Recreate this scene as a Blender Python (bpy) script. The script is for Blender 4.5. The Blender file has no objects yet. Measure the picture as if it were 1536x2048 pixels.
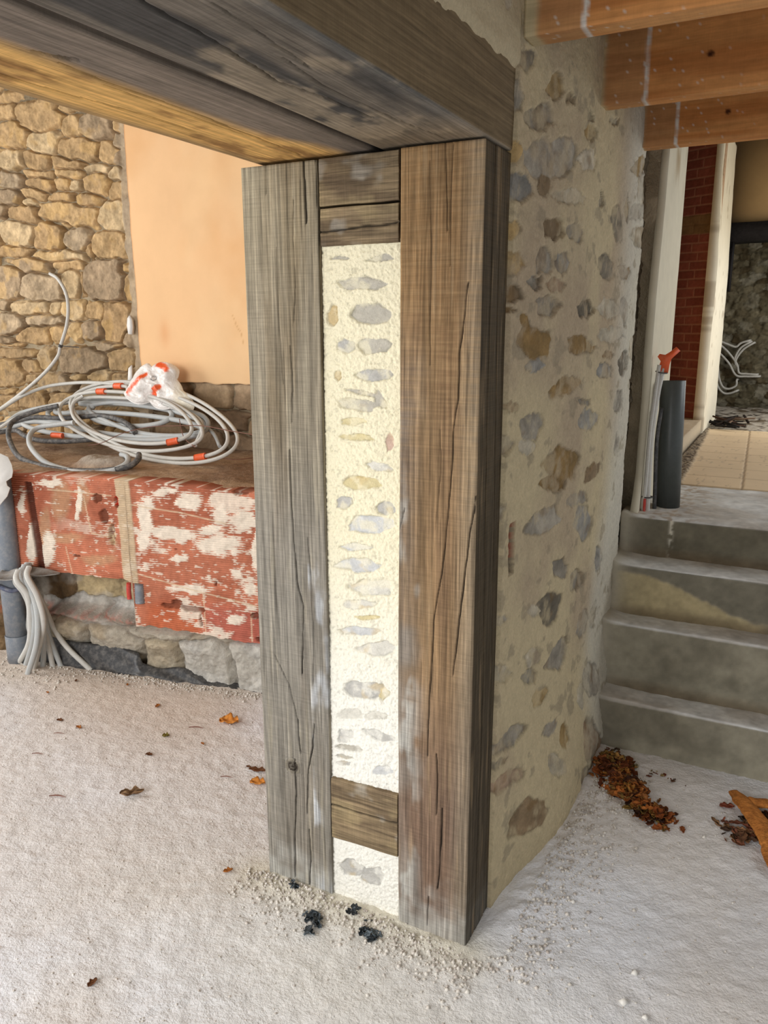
import bpy, math, random
import numpy as np
from mathutils import Vector, Matrix

scene = bpy.context.scene
COL = scene.collection
random.seed(11)

# ------------------------------------------------------------------ camera
cam_d = bpy.data.cameras.new('camera')
cam = bpy.data.objects.new('camera', cam_d); COL.objects.link(cam)
yaw, pitch, roll = 0.476786, 0.232665, -0.002061
F = Vector((-math.sin(yaw)*math.cos(pitch), math.cos(yaw)*math.cos(pitch), -math.sin(pitch)))
R0 = Vector((math.cos(yaw), math.sin(yaw), 0)); U0 = R0.cross(F)
Rv = R0*math.cos(roll)+U0*math.sin(roll); Uv = -R0*math.sin(roll)+U0*math.cos(roll)
cam.matrix_world = Matrix(((Rv.x, Uv.x, -F.x, 0.635574), (Rv.y, Uv.y, -F.y, -1.716152), (Rv.z, Uv.z, -F.z, 1.655111), (0, 0, 0, 1)))
cam_d.sensor_fit = 'VERTICAL'; cam_d.sensor_height = 24.0; cam_d.lens = 24.0*1565.255/2048.0
cam_d.clip_start = 0.05
scene.camera = cam

# ------------------------------------------------------------------ world, lights, exposure
w = bpy.data.worlds.new('world'); scene.world = w; w.use_nodes = True
bg = w.node_tree.nodes['Background']; bg.inputs[0].default_value = (0.90, 0.95, 1.0, 1); bg.inputs[1].default_value = 0.55
def area(name, loc, target, sx, sy, power, col=(1, 1, 1)):
    L = bpy.data.lights.new(name, 'AREA'); L.shape = 'RECTANGLE'; L.size = sx; L.size_y = sy; L.energy = power; L.color = col
    o = bpy.data.objects.new(name, L); COL.objects.link(o); o.location = loc
    o.rotation_euler = (Vector(target)-Vector(loc)).to_track_quat('-Z', 'Y').to_euler()
    return o
area('daylight_rear_opening', (-1.3, -4.3, 2.3), (-0.7, 0.0, 0.2), 3.2, 2.2, 195, (1.0, 1.0, 1.0))
area('daylight_left_window', (-5.6, -0.6, 2.0), (-2.2, 1.3, 0.9), 2.4, 1.8, 112, (1.0, 0.98, 0.95))
area('stair_fill_light', (2.4, 2.9, 2.3), (0.5, 1.9, 0.6), 1.4, 1.2, 24, (0.95, 0.98, 1.0))  # unseen area light added to brighten the stairs
area('daylight_far_room', (1.7, 5.3, 2.0), (0.1, 5.4, 1.2), 1.2, 1.2, 30, (1.0, 0.97, 0.9))
scene.view_settings.view_transform = 'Standard'; scene.view_settings.look = 'None'
scene.view_settings.exposure = 0.0; scene.view_settings.gamma = 1.0; scene.view_settings.use_curve_mapping = False
scene.cycles.max_bounces = 8; scene.cycles.diffuse_bounces = 5

DATA = {
 'RW': [[0.2107,2.2534,0.0692,0.0185,0.0036,-0.0239,'d'],[0.4264,2.2492,0.0651,0.0158,0.0051,-0.0264,'o'],[0.5431,2.2508,0.046,0.0107,0.003,-0.0139,'b'],[0.1647,2.1673,0.0483,0.0113,0.0047,-0.0341,'g'],[0.3402,2.1589,0.1052,0.0224,0.0053,-0.0306,'g'],[0.7485,2.2417,0.042,0.0089,0.0039,-0.0151,'d'],[1.0633,2.3008,0.0745,0.0156,0.0036,-0.0111,'g'],[0.764,2.2062,0.0793,0.0156,0.0046,-0.0179,'o'],[0.165,2.053,0.0566,0.0103,0.0034,-0.025,'o'],[0.4233,2.0867,0.2007,0.0353,0.0095,-0.051,'g'],[1.5566,2.2422,0.1769,0.018,-0.0671,-0.0505,'o'],[0.7455,2.1299,0.0972,0.0166,0.0072,-0.0286,'l'],[0.1987,1.9794,0.0947,0.0138,0.0046,-0.0325,'u'],[0.3761,2.0052,0.0596,0.0087,0.0051,-0.0291,'b'],[0.6067,2.0099,0.1525,0.0109,-0.0184,-0.0228,'l'],[1.6529,2.1725,0.1513,0.0212,0.0225,-0.0519,'l'],[0.9437,2.0463,0.0351,0.0046,0.0061,-0.0215,'g'],[1.2028,2.0023,0.083,0.0103,0.0502,-0.0601,'d'],[1.3416,2.0699,0.0362,0.0044,0.0177,-0.0487,'o'],[1.6117,2.0847,0.2351,0.0277,0.0117,-0.028,'g'],[0.4718,1.9087,0.0895,-0.0037,-0.0548,-0.0318,'b'],[0.6679,1.9176,0.0819,0.0079,0.0061,-0.0269,'g'],[1.628,1.9921,0.2169,0.0199,0.0164,-0.0396,'l'],[0.1543,1.8722,0.0689,0.0068,0.0031,-0.0241,'o'],[0.1783,1.8079,0.0711,0.0049,0.0037,-0.0283,'o'],[0.3942,1.819,0.0618,0.0042,0.0056,-0.0322,'g'],[0.5453,1.8278,0.059,0.0039,0.0058,-0.0289,'u'],[1.0835,1.8556,0.0919,0.0093,0.0477,-0.0384,'d'],[1.3835,1.8483,0.1138,0.0064,0.01,-0.0279,'b'],[0.3378,1.7647,0.0593,0.0027,0.0028,-0.0172,'g'],[0.4989,1.7655,0.0835,0.0036,0.0035,-0.0184,'p'],[0.1646,1.7315,0.0867,0.003,0.0025,-0.0196,'b'],[0.4377,1.7096,0.1001,0.0022,0.0055,-0.0313,'g'],[0.1698,1.6909,0.0356,0.0006,0.0009,-0.007,'b'],[0.8453,1.7062,0.1175,-0.0074,-0.0389,-0.0293,'d'],[1.1756,1.7153,0.1696,0.0031,0.0116,-0.0373,'l'],[1.4098,1.7196,0.0679,0.0012,0.0206,-0.0582,'g'],[0.3343,1.6124,0.1154,0.0065,0.0445,-0.0406,'B'],[0.2738,1.6582,0.0363,0.0038,0.0366,-0.0256,'B'],[0.3665,1.5557,0.0863,-0.0036,0.0025,-0.0159,'u'],[0.7984,1.5976,0.1862,-0.0114,-0.0157,-0.0299,'B'],[1.247,1.6254,0.2149,-0.002,0.009,-0.0284,'l'],[1.1827,1.5546,0.1032,-0.0033,0.0048,-0.0159,'b'],[1.1572,1.4996,0.1363,-0.0067,0.0084,-0.0285,'u'],[1.4641,1.5094,0.0917,-0.0063,-0.0206,-0.0522,'d'],[0.662,1.4794,0.1342,0.0202,0.0748,-0.0257,'B'],[0.8545,1.4184,0.126,-0.0155,-0.0066,-0.0122,'g'],[0.1999,1.4551,0.0461,-0.0042,0.0024,-0.019,'b'],[0.3645,1.3874,0.0969,-0.0157,-0.0189,-0.0381,'g'],[0.9432,1.3441,0.1446,-0.0269,-0.0534,-0.0338,'u'],[0.1669,1.3594,0.0577,-0.0078,0.0028,-0.0231,'g'],[0.3345,1.3367,0.0668,-0.0091,0.0033,-0.0222,'l'],[0.6682,1.2446,0.1891,-0.0289,0.0111,-0.0551,'B'],[0.6026,1.1885,0.1445,-0.0257,0.0054,-0.0289,'B'],[1.0437,1.1567,0.0764,-0.0238,-0.1012,-0.0186,'b'],[1.4014,1.377,0.0791,-0.0091,-0.0257,-0.0433,'g'],[1.4313,1.1979,0.0511,-0.0068,0.0136,-0.0417,'g'],[1.6676,1.5594,0.1023,-0.0027,0.0238,-0.0611,'l'],[1.6778,1.4165,0.0923,-0.006,0.0121,-0.0317,'l'],[1.9206,1.8435,0.1277,0.0042,-0.0044,-0.0496,'b'],[1.9228,1.6953,0.1032,-0.0005,-0.0052,-0.0589,'d'],[1.9757,1.3972,0.0808,-0.0052,0.0197,-0.0458,'d'],[0.5092,1.0888,0.146,-0.0004,0.0811,-0.0449,'g'],[0.9658,0.9847,0.1259,-0.0283,0.0166,-0.0688,'u'],[0.8476,1.0955,0.1328,-0.0142,0.0397,-0.0303,'g'],[0.0989,1.1214,0.0318,-0.008,0.0018,-0.0174,'o'],[0.1302,1.1932,0.0487,-0.0105,0.0037,-0.0332,'l'],[0.6959,0.8888,0.0924,-0.0261,0.007,-0.0358,'g'],[0.9171,0.7878,0.1006,-0.0297,0.0111,-0.0493,'g'],[1.2451,0.7742,0.0855,-0.0247,-0.006,-0.0527,'u'],[0.6132,0.7828,0.1205,-0.0515,-0.0657,-0.0348,'d'],[0.445,0.8323,0.066,-0.022,0.0031,-0.0199,'l'],[0.1593,0.8927,0.064,-0.0147,0.013,-0.0151,'g'],[0.7096,0.5885,0.0908,-0.0449,-0.0923,-0.0333,'g'],[0.4585,0.6752,0.0703,-0.0393,-0.0565,-0.0086,'l'],[0.4352,0.6211,0.0725,-0.0305,0.0041,-0.0279,'u'],[0.5386,0.5107,0.0507,-0.0293,-0.0502,-0.0118,'o'],[1.161,0.3112,0.1311,-0.0596,-0.0288,-0.0717,'g'],[0.2169,0.722,0.0647,-0.027,0.0036,-0.0313,'l'],[0.2615,0.4942,0.0506,-0.0415,-0.1506,0.0257,'g'],[0.6207,0.3644,0.0546,-0.0336,-0.0488,-0.0089,'g'],[0.7416,0.2786,0.043,-0.0224,-0.0071,-0.0535,'o'],[1.128,0.0687,0.1597,-0.0837,-0.009,-0.078,'p'],[0.2778,0.3566,0.1307,-0.034,0.0423,-0.0386,'p'],[0.1855,0.4556,0.0932,-0.0213,0.0225,-0.0204,'d'],[0.4179,0.1509,0.0939,-0.073,-0.1168,-0.0027,'b'],[0.9545,0.0061,0.0755,-0.0452,-0.0233,-0.0369,'g'],[0.6509,0.2215,0.0745,-0.04,0.0077,-0.0455,'l'],[0.9761,0.3252,0.0663,-0.0322,-0.0268,-0.0436,'l'],[0.1004,1.0701,0.036,-0.01,0.0028,-0.0271,'p'],[1.0317,0.5816,0.083,-0.0343,-0.0506,-0.039,'g'],[1.2453,0.5484,0.0672,-0.0253,-0.0276,-0.0441,'l']],
 'JI': [[-0.3792,1.8172,0.0309,-0.0012,-0.0001,-0.0046,'g'],[-0.2668,1.8128,0.0387,-0.0015,-0.0,-0.0068,'g'],[-0.3174,1.7562,0.0714,-0.0018,-0.0002,-0.0174,'g'],[-0.2864,1.6893,0.0614,-0.0006,-0.0002,-0.0257,'g'],[-0.399,1.682,0.0159,-0.0001,-0.0005,-0.024,'o'],[-0.3658,1.6084,0.0281,-0.004,-0.004,-0.018,'u'],[-0.2759,1.6116,0.0494,0.0004,-0.0001,-0.0202,'g'],[-0.2874,1.5394,0.0529,0.0013,-0.0001,-0.0133,'u'],[-0.3845,1.5344,0.0102,0.0003,-0.0003,-0.0137,'o'],[-0.3145,1.4958,0.0525,-0.0078,-0.0015,-0.0061,'g'],[-0.3291,1.4617,0.0641,-0.0021,-0.002,-0.0175,'g'],[-0.2683,1.4791,0.0114,0.0051,0.0117,-0.0217,'g'],[-0.3441,1.4209,0.0406,0.0021,-0.0001,-0.0101,'y'],[-0.3388,1.3806,0.0549,-0.0008,-0.0011,-0.0102,'y'],[-0.2421,1.3779,0.0125,0.0008,-0.0,-0.0262,'p'],[-0.3256,1.2618,0.0524,0.0006,-0.002,-0.0184,'y'],[-0.2718,1.3102,0.0411,-0.0066,-0.003,-0.0101,'l'],[-0.3754,1.2055,0.024,-0.0053,-0.007,-0.017,'u'],[-0.2523,1.2051,0.0257,0.0027,-0.0,-0.0169,'u'],[-0.293,1.1546,0.0671,0.0078,-0.0002,-0.0226,'U'],[-0.3365,1.0901,0.0495,0.0064,-0.0001,-0.0109,'U'],[-0.3401,1.0404,0.0619,0.0087,-0.0003,-0.0207,'U'],[-0.2972,0.9819,0.0685,0.0107,-0.0002,-0.0235,'l'],[-0.3323,0.9302,0.0518,0.0087,-0.0002,-0.0141,'l'],[-0.3084,0.8991,0.0333,0.0058,-0.0001,-0.0071,'y'],[-0.3425,0.8531,0.0648,0.012,-0.0001,-0.0115,'U'],[-0.2802,0.8148,0.0527,0.0104,-0.0001,-0.0215,'l'],[-0.3133,0.6871,0.064,0.0036,-0.0051,-0.0274,'u'],[-0.2566,0.6882,0.0183,-0.0061,-0.0107,-0.0202,'y'],[-0.3679,0.6024,0.0433,0.0105,-0.0003,-0.0183,'l'],[-0.2844,0.6166,0.0324,0.0079,-0.0001,-0.012,'g'],[-0.3819,0.5329,0.0277,0.0071,-0.0003,-0.0202,'u'],[-0.2723,0.561,0.0499,-0.003,-0.0044,-0.014,'u'],[-0.3727,0.4965,0.0479,0.0046,-0.0021,-0.0113,'g'],[-0.3879,0.4643,0.029,0.003,-0.0012,-0.0065,'g'],[-0.2603,0.4545,0.0373,0.0105,-0.0,-0.0139,'U'],[-0.3882,0.4453,0.0263,0.0073,-0.0001,-0.0079,'u'],[-0.3652,0.1068,0.0497,0.0089,-0.0048,-0.0266,'u'],[-0.2988,0.1072,0.0411,0.0037,-0.0079,-0.0319,'u']],
 'LW': [[-3.7757,3.0175,0.0621,-0.0064,-0.0023,-0.0191,'g'],[-3.798,2.9322,0.0776,-0.0111,-0.0105,-0.043,'g'],[-3.5271,2.8774,0.193,-0.022,-0.013,-0.0832,'g'],[-3.3452,2.8995,0.0856,-0.0133,-0.0054,-0.0229,'g'],[-3.25,2.7994,0.0774,-0.0117,-0.013,-0.055,'g'],[-3.0558,2.7693,0.1234,-0.0072,-0.0009,-0.0692,'g'],[-2.8603,2.753,0.0529,-0.0026,0.0006,-0.0363,'g'],[-3.7713,2.806,0.1348,-0.0241,-0.0234,-0.0646,'g'],[-3.5118,2.7258,0.1198,-0.0099,-0.0073,-0.0655,'g'],[-3.2168,2.6684,0.1632,-0.0123,-0.0059,-0.0707,'g'],[-2.9769,2.6175,0.0769,-0.0155,-0.0189,-0.0535,'g'],[-2.8681,2.6809,0.0595,-0.0071,-0.0067,-0.0451,'g'],[-3.8108,2.6648,0.1242,-0.0206,-0.021,-0.0583,'g'],[-3.5709,2.6382,0.1134,-0.0123,-0.0115,-0.0583,'g'],[-3.3202,2.6012,0.1438,-0.0194,-0.0087,-0.0359,'g'],[-3.0825,2.547,0.1046,-0.0053,-0.0014,-0.0302,'g'],[-2.8655,2.5795,0.0529,-0.0073,-0.0094,-0.0453,'g'],[-3.8149,2.5434,0.1248,-0.0201,-0.0164,-0.0443,'g'],[-3.582,2.5648,0.1215,-0.0133,-0.0055,-0.0254,'g'],[-3.5606,2.5012,0.1353,-0.0189,-0.011,-0.037,'g'],[-3.2923,2.5358,0.1004,-0.0135,-0.0072,-0.0285,'g'],[-3.3733,2.4837,0.0666,-0.002,-0.0011,-0.0392,'g'],[-3.257,2.4699,0.0499,-0.0072,-0.0093,-0.0332,'g'],[-3.098,2.4768,0.1043,-0.0123,-0.0107,-0.0518,'g'],[-2.9272,2.5104,0.0677,-0.005,-0.0033,-0.0372,'g'],[-3.8461,2.4534,0.0971,-0.002,-0.0019,-0.0462,'g'],[-3.6302,2.4531,0.1138,-0.0177,-0.011,-0.0313,'g'],[-3.3976,2.4164,0.1185,-0.0106,-0.005,-0.0274,'g'],[-3.1871,2.3917,0.0919,-0.012,-0.0086,-0.0334,'g'],[-2.9239,2.4159,0.0601,-0.0099,-0.0151,-0.0505,'g'],[-3.6762,2.4107,0.0464,-0.0059,-0.0053,-0.0179,'g'],[-3.926,2.3703,0.048,-0.0074,-0.014,-0.0355,'g'],[-3.7506,2.3436,0.1429,-0.0098,-0.0089,-0.0512,'g'],[-3.351,2.3187,0.2398,-0.0327,-0.0176,-0.0584,'g'],[-2.9866,2.2864,0.1173,-0.009,-0.0124,-0.0862,'g'],[-2.8392,2.3153,0.0329,-0.0055,-0.0172,-0.0552,'g'],[-3.809,2.2323,0.158,-0.0216,-0.028,-0.0768,'g'],[-3.5195,2.2019,0.131,-0.0011,-0.0039,-0.0817,'g'],[-3.2819,2.1647,0.1107,-0.0013,-0.0035,-0.0702,'g'],[-3.434,2.2634,0.0907,-0.0031,-0.0022,-0.0251,'g'],[-3.0251,2.1326,0.1303,-0.0199,-0.0271,-0.0816,'g'],[-2.8657,2.1251,0.0408,-0.0025,-0.0076,-0.0578,'g'],[-3.8342,2.1278,0.1373,-0.0118,-0.0084,-0.0315,'g'],[-3.4442,2.0803,0.2509,-0.0077,-0.0042,-0.0359,'g'],[-3.187,2.1001,0.0289,-0.002,-0.0088,-0.0498,'g'],[-3.718,2.0383,0.192,-0.0077,-0.007,-0.0422,'g'],[-3.391,2.0216,0.1511,-0.0051,-0.0048,-0.0359,'g'],[-3.0911,1.9306,0.1853,-0.0124,-0.0237,-0.1206,'g'],[-3.9322,1.9373,0.1411,-0.0088,-0.0274,-0.1085,'g'],[-2.9433,1.9812,0.0547,-0.0071,-0.0117,-0.0389,'g'],[-3.2971,1.9311,0.0444,-0.0036,-0.0175,-0.0715,'g'],[-3.6118,1.8918,0.1854,-0.0219,-0.0282,-0.0786,'g'],[-3.3752,1.9124,0.0893,-0.0098,-0.0258,-0.082,'g'],[-2.89,1.8904,0.0406,-0.0056,-0.0221,-0.0683,'g'],[-4.0071,1.7954,0.0507,-0.0032,-0.0128,-0.0443,'g'],[-3.7587,1.7757,0.1967,0.0038,-0.0032,-0.0381,'g'],[-3.5267,1.7676,0.0539,-0.0052,-0.0137,-0.0423,'g'],[-3.3814,1.7501,0.1045,-0.012,-0.0219,-0.0625,'g'],[-3.1778,1.7532,0.0938,-0.01,-0.016,-0.0512,'g'],[-3.0186,1.6798,0.1283,-0.0053,-0.0206,-0.1131,'g'],[-3.9594,1.6722,0.1511,-0.0092,-0.02,-0.067,'g'],[-3.6081,1.6983,0.192,0.0036,-0.003,-0.0325,'g'],[-3.3591,1.6279,0.0528,-0.0043,-0.0158,-0.053,'g'],[-3.2145,1.6333,0.1038,-0.0038,-0.0124,-0.0631,'g'],[-3.7685,1.6053,0.1817,0.0027,-0.0071,-0.0555,'g'],[-3.54,1.6168,0.0637,0.0032,-0.0017,-0.0488,'g'],[-4.0106,1.5705,0.0845,-0.0064,-0.01,-0.0283,'g'],[-3.9143,1.5316,0.165,-0.0158,-0.0111,-0.028,'g'],[-3.1218,1.539,0.1476,0.0083,-0.0006,-0.0263,'g'],[-2.9144,1.5873,0.0697,-0.0052,-0.0129,-0.0512,'g'],[-3.9373,1.4947,0.2044,0.0008,-0.0094,-0.0513,'d'],[-3.8497,1.4052,0.1272,0.0069,-0.0042,-0.0512,'d'],[-3.6763,1.4534,0.0819,0.0022,-0.0084,-0.0671,'d'],[-3.3283,1.4484,0.2117,-0.0114,-0.0233,-0.0866,'d'],[-2.9988,1.4647,0.0993,-0.0076,-0.0206,-0.0732,'d'],[-4.0449,1.3664,0.1759,0.013,-0.0049,-0.0928,'d'],[-3.2175,1.3589,0.1125,-0.0021,-0.009,-0.0434,'d'],[-3.3868,1.3545,0.0783,0.0062,-0.0006,-0.0274,'d'],[-3.0107,1.3537,0.1008,-0.0038,-0.0085,-0.0372,'d'],[-3.8105,1.3321,0.0759,0.0024,-0.0041,-0.0286,'d'],[-4.0843,1.2367,0.0867,-0.0045,-0.0085,-0.0237,'d'],[-3.5685,1.2995,0.1729,-0.0134,-0.0201,-0.056,'d'],[-3.8328,1.1876,0.1692,0.0025,-0.0121,-0.0584,'d'],[-3.551,1.1932,0.1259,-0.009,-0.0184,-0.051,'d'],[-4.0785,1.166,0.1067,0.0052,-0.0072,-0.0477,'d'],[-3.2095,1.2996,0.1518,0.0122,-0.0006,-0.0238,'d'],[-3.0741,1.3092,0.088,-0.0011,-0.0052,-0.0269,'d'],[-2.8827,1.3414,0.057,0.005,0.0006,-0.0733,'d']],
 'TCW': [[0.384,0.8082,0.0374,0.0026,-0.008,-0.0957,'g'],[0.493,0.9233,0.0782,0.0047,-0.0009,-0.0117,'g'],[0.6198,0.8965,0.0716,0.0045,-0.0031,-0.0464,'g'],[0.7827,0.8428,0.0449,0.0031,-0.0046,-0.083,'g'],[0.5361,0.7315,0.157,0.0121,-0.0024,-0.0334,'g'],[0.7447,0.7008,0.1317,0.0107,-0.003,-0.0518,'g'],[0.943,0.6892,0.0246,0.002,-0.0061,-0.1395,'g'],[0.6072,0.4733,0.1052,0.0105,-0.0015,-0.0221,'g'],[-0.2776,0.6206,0.0271,0.0022,-0.0132,-0.1033,'g'],[-0.1832,0.5952,0.0386,0.0032,-0.0125,-0.1029,'g'],[0.0206,0.8415,0.0142,0.0009,-0.0123,-0.1128,'g'],[0.7129,0.7638,0.0635,0.0048,-0.0017,-0.0281,'g'],[0.8805,0.8222,0.0615,0.0044,-0.0033,-0.0688,'g'],[0.4104,0.8714,0.0318,0.002,-0.0039,-0.0473,'g'],[0.8279,0.5619,0.0353,0.0033,-0.0015,-0.0286,'g'],[0.8999,0.4977,0.0401,0.004,-0.0015,-0.0335,'g'],[0.3687,0.6897,0.0432,0.0034,-0.0061,-0.073,'g'],[0.8168,0.3442,0.0513,0.0058,-0.001,-0.0196,'g'],[-0.1335,0.9342,0.0721,0.0041,-0.003,-0.0245,'g'],[0.5482,0.6083,0.0527,0.0046,-0.0014,-0.0194,'g'],[-0.3091,0.8127,0.0239,0.0016,-0.008,-0.0605,'g']],
 'TCB': [[-0.086,0.8517,0.0633,0.004,-0.0127,-0.1086,'g'],[0.0448,0.8842,0.0338,0.0021,-0.0105,-0.0973,'g'],[-0.1915,0.6957,0.0413,0.0031,-0.0156,-0.127,'g'],[-0.0787,0.6667,0.1161,0.0091,-0.0035,-0.0303,'g'],[0.1103,0.5699,0.1134,0.0099,-0.003,-0.0302,'g']],
 'CJ': [[[[-0.5755,2.0507],[-0.5766,2.0125],[-0.577,1.9762]],1.2],[[[-0.4663,2.0475],[-0.4654,2.0035],[-0.4637,1.9456],[-0.4639,1.9006]],2.6],[[[-0.4962,1.9613],[-0.5023,1.8662],[-0.5002,1.7542],[-0.5061,1.6683]],0.9],[[[-0.5527,1.85],[-0.5525,1.7074],[-0.545,1.5099]],0.7],[[[-0.432,2.0444],[-0.4282,1.9786],[-0.426,1.8443]],2.0],[[[-0.52,1.6099],[-0.5175,1.5107],[-0.5222,1.409]],1.6],[[[-0.5328,1.3378],[-0.5312,1.2052],[-0.5264,1.0692],[-0.5201,0.9693],[-0.503,0.9038],[-0.5085,0.787],[-0.5126,0.6974]],2.4],[[[-0.4813,1.1024],[-0.4726,0.9653],[-0.4709,0.7943],[-0.4773,0.6751]],1.0],[[[-0.6046,0.7385],[-0.5605,0.6569],[-0.5308,0.541]],1.2],[[[-0.5339,0.5497],[-0.5295,0.476],[-0.5258,0.4455]],2.2],[[[-0.5484,0.4204],[-0.5454,0.3053],[-0.555,0.1836],[-0.5584,0.0195]],2.8],[[[-0.4773,0.5512],[-0.4827,0.4758],[-0.5015,0.4016],[-0.5092,0.2511]],2.6],[[[-0.5038,0.2002],[-0.4995,0.1084],[-0.5073,0.0037]],2.6],[[[-0.0937,2.0458],[-0.0897,1.9531],[-0.0867,1.8625]],1.5],[[[-0.0752,2.0439],[-0.078,1.9522],[-0.0795,1.7867]],0.8],[[[-0.1308,2.0132],[-0.126,1.8308],[-0.125,1.5682]],0.8],[[[-0.0338,1.7515],[-0.0415,1.6791],[-0.0515,1.5918],[-0.054,1.4796],[-0.0626,1.4196]],1.8],[[[-0.0625,1.4168],[-0.0657,1.3228],[-0.0735,1.2016],[-0.0843,1.0759],[-0.1061,0.9438],[-0.1124,0.8095],[-0.1186,0.6426]],1.8],[[[-0.0005,1.2622],[-0.0167,1.1594],[-0.0289,1.0336],[-0.0416,0.9031],[-0.0526,0.7951]],2.4],[[[-0.0976,1.4148],[-0.0935,1.3206],[-0.1041,1.1735]],0.8],[[[-0.1896,1.2139],[-0.2058,1.1515],[-0.21,1.11]],1.4],[[[-0.1187,0.6511],[-0.1203,0.5484]],1.6],[[[-0.0951,0.5609],[-0.0895,0.4877],[-0.0913,0.3816]],1.8],[[[-0.0757,0.4042],[-0.0769,0.3026],[-0.0813,0.216],[-0.0861,0.1524]],3.2],[[[-0.1121,0.1176],[-0.114,0.0278]],1.5]],
 'CL': [[[[-0.1354,-0.8858],[-0.1394,-0.8697],[-0.1506,-0.6981],[-0.1796,-0.526],[-0.1565,-0.3987],[-0.1475,-0.245]],3.0],[[[-0.0659,-0.8251],[-0.0761,-0.6911],[-0.0902,-0.56]],1.2],[[[-0.1007,-0.6209],[-0.1237,-0.4526],[-0.1115,-0.2112],[-0.0903,-0.0177]],1.3],[[[-0.4242,-0.7579],[-0.4324,-0.6371],[-0.4341,-0.5196],[-0.4429,-0.2741],[-0.4558,-0.0317]],2.6],[[[-0.5447,-0.7693],[-0.5397,-0.6365],[-0.5247,-0.4869],[-0.5257,-0.3178]],2.2],[[[-0.4151,-0.8066],[-0.4073,-0.7852],[-0.3901,-0.7583]],7],[[[-0.4478,-0.6452],[-0.455,-0.4502],[-0.4516,-0.2265]],1.2]],
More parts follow.
